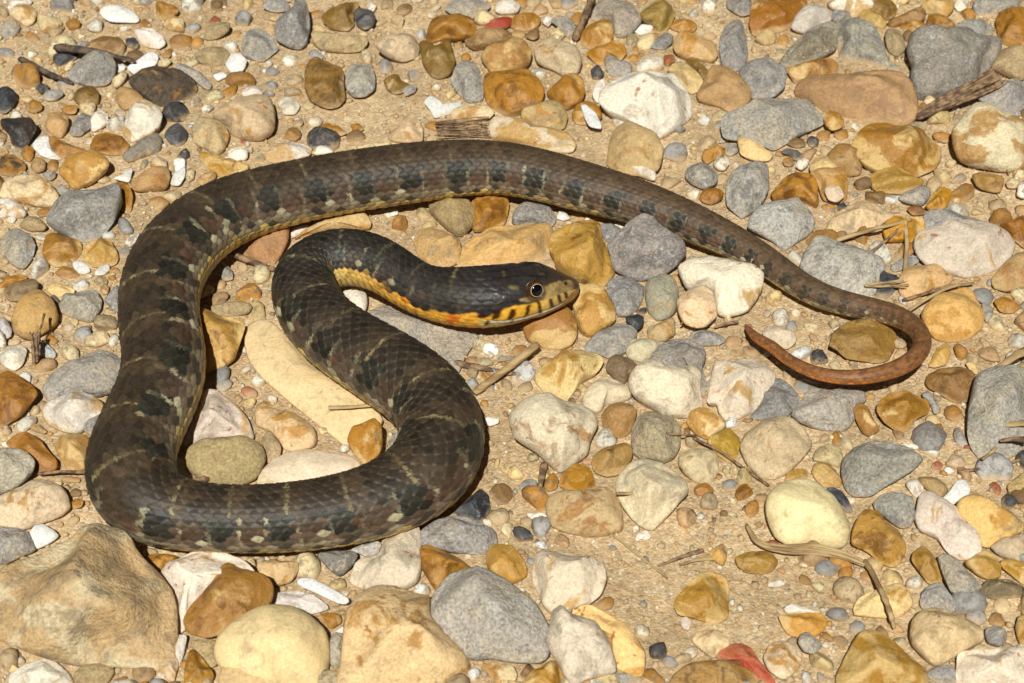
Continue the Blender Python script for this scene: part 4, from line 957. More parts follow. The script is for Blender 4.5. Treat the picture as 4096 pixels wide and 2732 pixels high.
# rows of scales: spacing follows the body's width
ROWS = 30.0
ds = 0.00034
sN = int(LEN / ds)
ss = np.linspace(0, LEN, sN)
cx = np.stack([np.interp(ss, sarc, fp[:, k]) for k in range(3)], 1)
rr = np.interp(ss, sarc, fr)
ker = np.ones(25) / 25
pad = 12
cxp = np.pad(cx, ((pad, pad), (0, 0)), mode='reflect', reflect_type='odd')
cx = np.stack([np.convolve(cxp[:, k], ker, 'valid') for k in range(3)], 1)
Tn = np.gradient(cx, axis=0); Tn /= np.linalg.norm(Tn, axis=1)[:, None]
Bn = np.cross(Tn, [0, 0, 1.0]); Bn /= np.linalg.norm(Bn, axis=1)[:, None]
Un = np.cross(Bn, Tn)
def key(pairs):
    ks = [knot_s[min(k, len(knot_s) - 1)] for k, _ in pairs]
    return np.interp(ss, ks, [v for _, v in pairs])
roll = np.radians(key([(0, 0), (10, -4), (15, -18), (21, -20), (26, -4), (30, 6), (40, 2), (46, 0), (54, 6), (60, 30), (70, 34), (76, 18), (82, 0), (200, 0)]))
S_HEAD = knot_s[11]
NT = 192
psi = np.linspace(-math.pi, math.pi, NT, endpoint=False)
PS, SS = np.meshgrid(psi, ss)
PH = np.angle(np.exp(1j * (PS + roll[:, None])))           # angle from the snake's own back line
RR = rr[:, None] * np.ones_like(PS)
# lattice of scales: u runs along the body, v around it; fewer rows on the tail
nrow = np.where(ss < knot_s[94], 34.0, np.where(ss < knot_s[103], 26.0, np.where(ss < knot_s[111], 18.0, 14.0)))
pitch = 2 * math.pi * rr / nrow * 1.85
u1 = np.cumsum(ds / pitch)
UU = u1[:, None] * np.ones_like(PS)
VV = PH / (2 * math.pi) * nrow[:, None]
BEL = math.radians(116)
belly = np.abs(PH) > BEL
best = np.full(PS.shape, -1.0); bu = np.zeros_like(PS); bv = np.zeros_like(PS); edge = np.zeros_like(PS)
row0 = np.floor(VV)
for dr in (-1, 0, 1, 2):
    rj = row0 + dr
    off = 0.5 * np.mod(rj, 2)
    vc = rj
    for du in (-1, 0, 1):
        uc = np.floor(UU - off) + du + off + 0.5
        a = UU - uc; c_ = VV - vc
        x = (a - 0.02) / 0.80
        hw = 0.86 * np.clip(1 - np.abs(x) ** 1.55, 0, 1) ** .75
        inside = np.abs(c_) < hw
        e = np.clip(1 - np.abs(c_) / (hw + 1e-6), 0, 1) * np.clip(1 - np.abs(x), 0, 1)
        h = 0.15 + 0.75 * np.clip((a + .8) / 1.6, 0, 1) - 0.35 * c_ ** 2 + 0.10 * np.exp(-(c_ / .13) ** 2)
        h = np.where(inside, h, -1)
        m_ = h > best
        best = np.where(m_, h, best); bu = np.where(m_, uc, bu); bv = np.where(m_, vc, bv); edge = np.where(m_, e, edge)
best = np.where(best < 0, 0.0, best)
# belly scutes: single broad plates
sc_u = UU * 0.9
scf = sc_u - np.floor(sc_u)
best = np.where(belly, 0.25 + 0.5 * scf, best)
bu = np.where(belly, (np.floor(sc_u) + .5) / .9, bu); bv = np.where(belly, np.sign(PH) * 99, bv)
edge = np.where(belly, np.minimum(scf, 1 - scf) * .5, edge)
head_w = np.clip((S_HEAD * .80 - SS) / (S_HEAD * .16), 0, 1)          # 1 on the head plates
amp = 0.052 * RR * (1 - .92 * head_w)
disp = (best - .45) * amp
# cross-section: gently flattened underside, head broader than high with an eyebrow ridge
sn, cs_ = np.sin(PS), np.cos(PS)
hx = np.clip(1 - SS / S_HEAD, 0, 1)                                     # 0 neck .. 1 snout
hb = np.clip((S_HEAD * 1.3 - SS) / (S_HEAD * .6), 0, 1)
p_ = 2.0 + 0.18 * hb
rad_u = (np.abs(sn) ** p_ + np.abs(cs_) ** p_) ** (-1 / p_)
aw = 1.02 + .03 * hb; ah = 0.98 - .06 * hb
X_ = rad_u * sn * aw * RR; Z_ = rad_u * cs_ * ah * RR
Z_ = np.where(Z_ < -.72 * RR, -.72 * RR + (Z_ + .72 * RR) * .45, Z_)
X_ = X_ + sn * disp; Z_ = Z_ + cs_ * disp
# mouth seam and brow on the head
POS = cx[:, None, :] + Bn[:, None, :] * X_[..., None] + Un[:, None, :] * Z_[..., None]
POS[:, :, 2] = np.maximum(POS[:, :, 2], 0.0006)

# ---- colours
def noisev(a, b_, seed):
    """repeatable random number per scale"""
    h = np.sin(a * 12.9898 + b_ * 78.233 + seed * 37.719) * 43758.5453
    return h - np.floor(h)
pit_s = np.interp(SS.ravel(), ss, u1).reshape(SS.shape)
# position of each scale's own centre
s_c = np.interp(bu.ravel(), u1, ss).reshape(SS.shape)
nr_c = nrow[:, None] * np.ones_like(PS)
ph_c = np.where(belly, PH, bv / nr_c * 2 * math.pi)
ap = np.abs(np.degrees(ph_c))
perl = np.cumsum(ds / (1.62 * rr))                                       # one unit = one repeat of the blotches
pc = np.interp(s_c.ravel(), ss, perl).reshape(SS.shape)
pc = pc + 0.05 * (noisev(np.floor(pc), np.sign(ph_c), 3) - .5) + .04 * (noisev(bu * 2, bv, 9) - .5)
r1, r2, r3 = noisev(bu * 2, bv, 1), noisev(bu * 2, bv, 2), noisev(bu * 2, bv, 5)
vn = np.array([noise.noise((a_ * 1900, b_ * 1.9 * 10, 2.0)) for a_, b_ in zip(SS.ravel(), (PH).ravel())]).reshape(SS.shape)
vn2 = np.array([noise.noise((a_ * 420, b_ * 4.2, 8.0)) for a_, b_ in zip(SS.ravel(), (PH).ravel())]).reshape(SS.shape)
la = UU - bu; lv = VV - bv
pvx = np.interp(SS.ravel(), ss, perl).reshape(SS.shape) + .05 * vn + .03 * vn2
f0 = pc - np.floor(pc)                                                   # dorsal bars
f1 = pc + .5 + .5 * (0) ; f1 = f1 - np.floor(f1)
f0v = pvx - np.floor(pvx); f1v = pvx + .5 - np.floor(pvx + .5)
def mixv(a, b_, w):
    return a * (1 - w[..., None]) + b_ * w[..., None]
KS = 0.80
def cst(r, g, b_): return np.broadcast_to(rgb(r, g, b_, KS), SS.shape + (3,)).copy()
def key2(pairs):
    return np.interp(SS, [knot_s[min(k, len(knot_s) - 1)] for k, _ in pairs], [v for _, v in pairs])
wt = key2([(0, 0), (84, 0), (102, 1), (130, 1)])                          # towards the tail
wneck = key2([(0, 1), (20, 1), (34, .25), (48, 0), (130, 0)])
base = mixv(cst(74, 59, 43), cst(48, 43, 38), wneck)
base = mixv(base, cst(98, 76, 55), wt)
base = mixv(base, cst(138, 90, 52), key2([(0, 0), (100, 0), (111, 1), (130, 1)]))
# darker saddles between thin pale bars on the fore body
fore = key2([(0, .2), (14, 1), (70, 1), (84, .35), (94, 0), (130, 0)])
base = mixv(base, cst(38, 33, 29), fore * np.where((f0 > .06) & (f0 < .62), .55, 0.0) * (ap < 52))
bar = (f0v < .028) | (f0v > .972)
base = mixv(base, cst(184, 168, 118), fore * bar * (ap < 62) * np.where((r1 < .50) & (np.abs(lv) < .5), .25 + .45 * r2, .10))
# flanks: dark blotches with pale rims, reddish ground between
lat = np.clip((ap - 32) / 6, 0, 1) * np.clip((108 - ap) / 6, 0, 1)
latw = lat * key2([(0, .0), (13, .4), (22, .8), (34, 1), (96, 1), (103, .45), (108, 0), (130, 0)])
bl = (f1 > .36) & (f1 < .82) & (ap > 40 - 10 * r3) & (ap < 82 + 8 * r3)
red = ~bl & (ap > 56)
redc = mixv(cst(92, 58, 44), cst(92, 78, 66), r3)
base = mixv(base, redc, latw * red * (.35 + .5 * r2))
base = mixv(base, mixv(cst(36, 34, 29), cst(50, 49, 39), r2), latw * bl * .95)
rj = .05 * (noisev(bv, np.floor(pc), 21) - .5)
rimamp = .25 + .75 * noisev(np.floor(pc * 2 + .3), np.sign(ph_c), 17)
rim = (np.abs(f1v - .335 + rj) < .034) | (np.abs(f1v - .845 - rj) < .034)
base = mixv(base, cst(202, 190, 150), latw * rim * (ap > 40) * rimamp * np.where((r1 < np.where(ap < 58, .28, .55)) & (np.abs(lv) < .62), .35 + .5 * r3, .10))
spot = (np.abs(f1 - .33) < .10) | (np.abs(f1 - .85) < .10)
base = mixv(base, cst(214, 204, 164), latw * spot * (ap > 66) * (ap < 98) * (r2 < .20) * (np.abs(lv) < .7) * (.5 + .4 * r3))
# pale lowest flank rows with dark wedges
lowf = np.clip((ap - 82) / 8, 0, 1) * key2([(0, 0), (18, 0), (34, 1), (106, 1), (118, 0), (130, 0)])
base = mixv(base, mixv(cst(176, 158, 126), cst(120, 102, 88), r1), lowf * (.55 + .4 * r2))
wedge = ((f1 > .44) & (f1 < .62)) | ((f1 > .0) & (f1 < .08))
base = mixv(base, cst(48, 46, 42), lowf * wedge * .85 * (ap < 108))
# tail side turns orange
base = mixv(base, cst(196, 122, 54), np.clip((ap - 62) / 30, 0, 1) * key2([(0, 0), (102, 0), (110, .55), (118, .9), (130, .95)]))
# belly
yel = mixv(cst(206, 172, 92), cst(222, 194, 122), r2)
yel = mixv(yel, cst(232, 164, 52), key2([(0, .3), (8, .8), (14, .9), (20, .1), (30, 0), (130, 0)]))
yel = mixv(yel, cst(214, 128, 58), key2([(0, 0), (104, 0), (112, 1), (130, 1)]))
bstart = key2([(0, 100), (12, 93), (15, 90), (18, 86), (22, 88), (26, 106), (40, 109), (106, 108), (116, 100), (130, 96)])
wb = np.clip((ap - bstart) / 3 + (r1 - .5) * 3.5, 0, 1)
base = mixv(base, yel, wb)
base = mixv(base, cst(190, 84, 22), wb * np.clip(1 - np.abs(ap - 96) / 9, 0, 1) * key2([(0, 0), (9, .1), (10, .9), (11, .2), (13, .7), (15, .8), (17, .1), (18, 0), (130, 0)]) * np.where(r3 < .6, 1, .2))
# scale borders and variation
base *= (0.74 + .52 * r1 + .22 * vn + .30 * vn2)[..., None]
ed = np.clip(edge / .16, 0, 1)
dim = .48 + .52 * ed
base *= np.where(head_w > .6, 1.0, dim)[..., None]
tipl = np.clip((UU - bu) * 1.3, 0, 1) * (1 - ed) * .32 * (~belly)
base = mixv(base, cst(140, 122, 98), tipl * (1 - head_w))

# ---- head markings, drawn in head coordinates (side profile) and mirrored to the far side
ihead = np.where(ss < knot_s[13])[0]
HP = POS[ihead].reshape(-1, 3)
hside = (X_[ihead]).ravel()
mir = HP.copy()
far = hside < 0 if Bn[5, 1] < 0 else hside > 0
bb = np.repeat(Bn[ihead], NT, 0)
# the side nearer the camera is where B points towards -y
near_sign = 1.0 if Bn[5, 1] < 0 else -1.0
far = hside * near_sign < 0
mir[far] -= 2 * bb[far] * hside[far][:, None]
hX, hY = proj(mir)
hu, hv = (hX - 1750) * 2351 / 600, (hY - 980) * 2351 / 600
def inpoly(x, y, poly):
    poly = np.asarray(poly, float); ins = np.zeros(x.shape, bool)
    j = len(poly) - 1
    for k in range(len(poly)):
        xi, yi = poly[k]; xj, yj = poly[j]
        cnd = ((yi > y) != (yj > y)) & (x < (xj - xi) * (y - yi) / (yj - yi + 1e-12) + xi)
        ins ^= cnd; j = k
    return ins
hc = base[ihead].reshape(-1, 3).copy()
w_h = np.clip((hu - 420) / 260, 0, 1)
topc = np.broadcast_to(rgb(50, 44, 42, KS), hc.shape)
ng = np.array([noise.noise((a / 170, b_ / 110, 3.0)) for a, b_ in zip(hu, hv)])
ng2 = np.array([noise.noise((a / 45, b_ / 30, 9.0)) for a, b_ in zip(hu, hv)])
colh = topc * (1 + .35 * ng[:, None] + .25 * ng2[:, None])
hu_t, hv_t = hu.copy(), hv.copy()
hu = hu + 9 * ng2; hv = hv + 9 * ng
brown = np.clip((hu - 1500) / 500, 0, 1) * .6
colh = colh * (1 - brown[:, None]) + rgb(84, 62, 42, KS) * brown[:, None]
def paint(mask, colr, w=1.0):
    mk = (mask * w)[:, None]
    return colh * (1 - mk) + np.asarray(colr) * mk
ml_x = [0, 400, 700, 850, 1000, 1200, 1400, 1600, 1800, 1960, 2040, 2110, 2200]
ml_y = [1090, 1130, 1175, 1190, 1192, 1168, 1118, 1056, 985, 905, 850, 765, 700]
my = np.interp(hu, ml_x, ml_y)
tl_x = [0, 150, 350, 450, 600, 700, 870, 950, 1050, 1250, 1450, 1600, 1740, 1850, 1960, 2080, 2200]
tl_y = [1040, 1088, 1090, 1075, 1060, 1135, 1080, 1075, 1000, 950, 925, 890, 830, 790, 750, 715, 690]
ty = np.interp(hu, tl_x, tl_y)
colh = paint(inpoly(hu, hv, [(1700, 640), (1800, 600), (1900, 565), (2080, 545), (2140, 600), (2140, 730), (2050, 745), (1900, 780), (1760, 835), (1600, 905), (1300, 885), (1280, 850), (1400, 820), (1690, 800)]), rgb(176, 146, 92, KS), np.clip(.72 + .9 * ng + .5 * ng2, .25, .95))
colh = paint(((hu - 2125) / 24) ** 2 + ((hv - 650) / 90) ** 2 < 1, rgb(128, 62, 30, KS), .6)
colh = paint(((hu - 2010) / 26) ** 2 + ((hv - 605) / 34) ** 2 < 1, rgb(40, 20, 16, KS))
colh = paint(((hu - 1190) / 80) ** 2 + ((hv - 668) / 34) ** 2 < 1, rgb(118, 104, 70, KS), .9)
for a, b_, w1, w2 in ((670, 540, 85, 12), (1330, 368, 45, 15), (1350, 497, 42, 10), (1640, 458, 45, 16), (1045, 470, 22, 26)):
    colh = paint(((hu - a) / w1) ** 2 + ((hv - b_) / w2) ** 2 < 1, rgb(122, 108, 62, KS), .45)
lab = (hv > ty) & (hv <= my)
yl = np.clip((hu - 1400) / 500, 0, 1)[:, None]
ycol = rgb(240, 180, 62, KS) * (1 - yl) + rgb(208, 176, 104, KS) * yl
colh = paint(lab & (hu > 640), ycol)
low = hv > my
colh = paint(low & (hu > 640), rgb(216, 184, 104, KS))
colh = paint(low & (hu > 1050), rgb(176, 128, 74, KS), .8)
colh = paint(low & (hv < my + 34) & (hu > 830) & (hu < 1950), rgb(232, 222, 196, KS))
colh = paint(low & (hv > my + 30) & (hv < my + 46) & (hu > 830), rgb(120, 66, 36, KS), .7)
colh = paint((hv > ty) & (hu <= 640), rgb(232, 168, 58, KS))
colh = paint((((hu - 240) / 120) ** 2 + ((hv - 1165) / 90) ** 2 + .9 * ng2 < .8), rgb(222, 104, 26, KS), .8)
for bq in ([(1975, 735), (2035, 735), (2050, 830), (2005, 845)], [(1868, 785), (1925, 775), (1952, 892), (1905, 915)], [(1735, 835), (1795, 835), (1835, 965), (1775, 1000)],
           [(1555, 880), (1615, 870), (1645, 1065), (1585, 1085)], [(1395, 950), (1465, 935), (1440, 1080), (1330, 1160), (1370, 1090)], [(1150, 1000), (1235, 1000), (1235, 1080), (1200, 1140), (1080, 1185)],
           [(860, 1030), (1020, 1020), (960, 1150), (850, 1185)], [(720, 1230), (780, 1185), (830, 1190), (810, 1250), (740, 1275)], [(1120, 1215), (1180, 1180), (1200, 1180), (1150, 1225)], [(600, 1090), (860, 1090), (760, 1150), (640, 1150)]):
    colh = paint(inpoly(hu, hv, bq), rgb(58, 20, 8, KS), .97)
colh = paint(np.abs(hv - my - 2) < 9, rgb(70, 34, 18, KS), .8 * (hu > 840))
# dark seams between the big head plates
seam = np.zeros(len(hu), bool)
for sx in ([(700, 560), (1000, 500), (1400, 490), (1700, 500)], [(740, 630), (960, 745), (1290, 800)], [(1700, 330), (1710, 560)], [(880, 780), (870, 880), (690, 900)], [(700, 910), (690, 1030), (860, 1030)], [(900, 900), (950, 940), (1300, 880)]):
    for (ax, ay), (bx, by) in zip(sx[:-1], sx[1:]):
        tt = np.clip(((hu - ax) * (bx - ax) + (hv - ay) * (by - ay)) / ((bx - ax) ** 2 + (by - ay) ** 2), 0, 1)
        seam |= np.hypot(hu - ax - tt * (bx - ax), hv - ay - tt * (by - ay)) < 9
colh = paint(seam, rgb(22, 18, 18, KS), .8)
colh = paint((np.hypot(hu - 1530, hv - 730) < 175), rgb(66, 46, 30, KS), .85)
hc = hc * (1 - w_h[:, None]) + colh * w_h[:, None]
hc[(hu <= 680) & (hv > ty)] = colh[(hu <= 680) & (hv > ty)]
hg = hc.reshape(len(ihead), NT, 3)
for _ in range(1):
    hg = .5 * hg + .25 * (np.roll(hg, 1, 1) + np.roll(hg, -1, 1))
    hg[1:-1] = .5 * hg[1:-1] + .25 * (hg[2:] + hg[:-2])
base[ihead] = hg
# press the mouth line and plate seams in a little, and cup the eye socket
dentv = np.zeros(len(hu)); dentv -= .00022 * np.exp(-((hv - my - 2) / 9) ** 2) * (hu > 700); dentv[seam] -= .00010
dentv += .00055 * np.exp(-((hu - 1500) / 260) ** 2 - ((hv - 520) / 60) ** 2)
dentv -= .0009 * np.exp(-((hu - 1530) / 120) ** 4 - ((hv - 730) / 120) ** 4)
ctr = np.repeat(cx[ihead], NT, 0)
dirn = HP - ctr; dirn /= np.linalg.norm(dirn, axis=1)[:, None] + 1e-9
POS[ihead] = (HP + dirn * dentv[:, None]).reshape(len(ihead), NT, 3)

VV_ = POS.reshape(-1, 3)
ii = np.arange(sN * NT).reshape(sN, NT)
jn = np.roll(ii, -1, 1)
quads = np.stack([ii[:-1], ii[1:], jn[1:], jn[:-1]], -1).reshape(-1, 4)
tipA, tipB = len(VV_), len(VV_) + 1
tip_head = cx[0] - Tn[0] * rr[0] * .35; tip_tail = cx[-1] + Tn[-1] * rr[-1]
tris = np.concatenate([np.stack([np.full(NT, tipA), ii[0], jn[0]], -1), np.stack([np.full(NT, tipB), jn[-1], ii[-1]], -1)])
Vall = np.vstack([VV_, tip_head, tip_tail])
gl = np.clip(head_w + .25 * (r3 > .8), 0, 1)
b4 = np.concatenate([np.clip(base, 0, 1), gl[..., None]], -1)
Call = np.vstack([b4.reshape(-1, 4), b4[0].mean(0)[None], b4[-1].mean(0)[None]])
org = np.array([cx[sN // 2][0], cx[sN // 2][1], 0.0])
m_snake = simple_mat("snake_skin", (0, 0, 0), rough=.54, spec=.26, attr=True, nscale=(700, 700, 700), bump=.12)
_nt = m_snake.node_tree
_at = next(n for n in _nt.nodes if n.type == 'ATTRIBUTE')
_nt.links.new(ramp(_nt, _at.outputs['Alpha'], 0, 1, .52, .30), _nt.nodes['Principled BSDF'].inputs['Roughness'])
snake = tag(bpy.data.objects.new("snake", None), "dark brown watersnake with yellow belly and orange neck looped across the gravel", "snake")
C.objects.link(snake); snake.location = org
obj("body", mesh_np("body", Vall - org, quads, tris, col=Call), m_snake, snake)

# eyes
sub = ihead
hq = np.stack([ii[:len(sub) - 1], ii[1:len(sub)], jn[1:len(sub)], jn[:len(sub) - 1]], -1).reshape(-1, 4)
bvh = BVHTree.FromPolygons([tuple(v) for v in VV_[:len(sub) * NT]], [tuple(int(a) for a in f) for f in hq])
ex, ey = px('H', 1530, 730)
d = ray(ex, ey); d /= np.linalg.norm(d)
hit = bvh.ray_cast(Vector(CAM), Vector(d))
ep = np.array(hit[0])
kax = np.argmin(np.linalg.norm(cx[:len(sub)] - ep, axis=1))
bax = Bn[kax] * near_sign
RE = 150 / 3.918 / 11400.0
def sphere_mesh(name, R, nu=48, nv=32, zmin=-1.0, k=1.0):
    vs, qs = [], []
    for a in range(nv + 1):
        th_ = math.pi * a / nv * k
        for b2 in range(nu):
            p2 = 2 * math.pi * b2 / nu
            vs.append((R * math.sin(th_) * math.cos(p2), R * math.sin(th_) * math.sin(p2), R * math.cos(th_)))
    for a in range(nv):
        for b2 in range(nu):
            qs.append((a * nu + b2, a * nu + nu + b2, a * nu + nu + (b2 + 1) % nu, a * nu + (b2 + 1) % nu))
    return mesh_np(name, vs, qs)
def ring_mesh(name, R0, r0, n1=64, n2=12):
    vs, qs = [], []
    for a in range(n1):
        A_ = 2 * math.pi * a / n1
        for b2 in range(n2):
            B_ = 2 * math.pi * b2 / n2
            q_ = R0 + r0 * math.cos(B_)
            vs.append((q_ * math.cos(A_), q_ * math.sin(A_), r0 * math.sin(B_)))
    for a in range(n1):
        for b2 in range(n2):
            qs.append((a * n2 + b2, (a + 1) % n1 * n2 + b2, (a + 1) % n1 * n2 + (b2 + 1) % n2, a * n2 + (b2 + 1) % n2))
    return mesh_np(name, vs, qs)
m_iris = simple_mat("iris_brown", rgb(88, 60, 38, .8), rough=.2, spec=.5, c2=rgb(48, 30, 18, .8), nscale=(1500, 1500, 1500))
m_pupil = simple_mat("pupil_black", rgb(8, 8, 16, .8), rough=.04, spec=.7)
m_ring = simple_mat("iris_rim_pale", rgb(206, 180, 132, .8), rough=.3)
m_lid = simple_mat("eye_rim_scales", rgb(70, 48, 28, .8), rough=.35, spec=.5, c2=rgb(40, 28, 20, .8), nscale=(900, 900, 900))
eye_m = sphere_mesh("eye", RE); ring_m = ring_mesh("iris_rim", RE * .655, RE * .04); pup_m = sphere_mesh("pupil", RE * 1.01, nv=16, k=.225); lid_m = ring_mesh("eyelid", RE * .97, RE * .12)
gaze = bax * .80 - np.array([0, 0, 0]) + Un[kax] * .42 - Tn[kax] * .10
for sgn in (1, -1):
    e_loc = ep - bax * RE * .42
    gz = gaze.copy()
    if sgn < 0:
        off = (e_loc - cx[kax]) @ bax
        e_loc = e_loc - 2 * bax * off + bax * RE * .5
        gz = gz - 2 * bax * (gz @ bax)
    gz /= np.linalg.norm(gz)
    rot = Vector(gz).to_track_quat('Z', 'Y').to_euler()
    e = obj("eye", eye_m if sgn > 0 else eye_m.copy(), m_iris if sgn > 0 else None, snake, e_loc - org); e.rotation_euler = rot
    g1 = obj("iris_rim", ring_m if sgn > 0 else ring_m.copy(), m_ring if sgn > 0 else None, e, (0, 0, RE * .76))
    g2 = obj("pupil", pup_m if sgn > 0 else pup_m.copy(), m_pupil if sgn > 0 else None, e, (0, 0, RE * .012))
    g3 = obj("eyelid", lid_m if sgn > 0 else lid_m.copy(), m_lid if sgn > 0 else None, e, (0, 0, RE * .16))

# ------------------------------------------------------------------ twigs, straws and dry leaves
m_straw = simple_mat("dry_straw", rgb(196, 166, 118, .75), rough=.7, c2=rgb(150, 118, 78, .75), nscale=(60, 60, 900), bump=.3)
m_twig = simple_mat("dry_twig", rgb(158, 126, 92, .8), rough=.8, c2=rgb(98, 74, 54, .8), nscale=(400, 400, 400), bump=.5)
m_dark = simple_mat("dark_twig", rgb(112, 92, 74, .8), rough=.8, c2=rgb(66, 54, 46, .8), nscale=(400, 400, 400), bump=.5)
def tube_mesh(name, pts, r0, r1, flat=1.0, ns=8, seed=0, wob=.45):
    pts = catmull(np.array(pts), 10) if len(pts) > 2 else np.array([np.array(pts[0]) + (np.array(pts[1]) - np.array(pts[0])) * t for t in np.linspace(0, 1, 12)])
    rs = random.Random(seed); n = len(pts)
    T = np.gradient(pts, axis=0); T /= np.linalg.norm(T, axis=1)[:, None] + 1e-12
    S = np.cross(T, [0, 0, 1.0]); S /= np.linalg.norm(S, axis=1)[:, None] + 1e-12
    U = np.cross(S, T)
    vs, qs, ts = [], [], []
    for k in range(n):
        t = k / (n - 1); r = r0 + (r1 - r0) * t
        r *= (1 + wob * noise.noise((k * .35, seed * 1.3 + .5, 0))) * min(1, 1 - wob + 5 * t, 1 - wob + 5 * (1 - t))
        for j in range(ns):
            a = 2 * math.pi * j / ns
            rj = r * (1 + .12 * noise.noise((k * .25, j * 1.7, seed)))
            vs.append(pts[k] + S[k] * math.cos(a) * rj + U[k] * math.sin(a) * rj * flat)
    for k in range(n - 1):
        for j in range(ns):
            qs.append((k * ns + j, k * ns + (j + 1) % ns, k * ns + ns + (j + 1) % ns, k * ns + ns + j))
    vs += [pts[0], pts[-1]]
    for j in range(ns):
        ts.append((len(vs) - 2, (j + 1) % ns, j)); ts.append((len(vs) - 1, (n - 1) * ns + j, (n - 1) * ns + (j + 1) % ns))
    return np.array(vs), qs, ts
KD = 4096 / 2351.0
def at(p):
    return ground(p[0] * KD, p[1] * KD, p[2] / 1000.0)
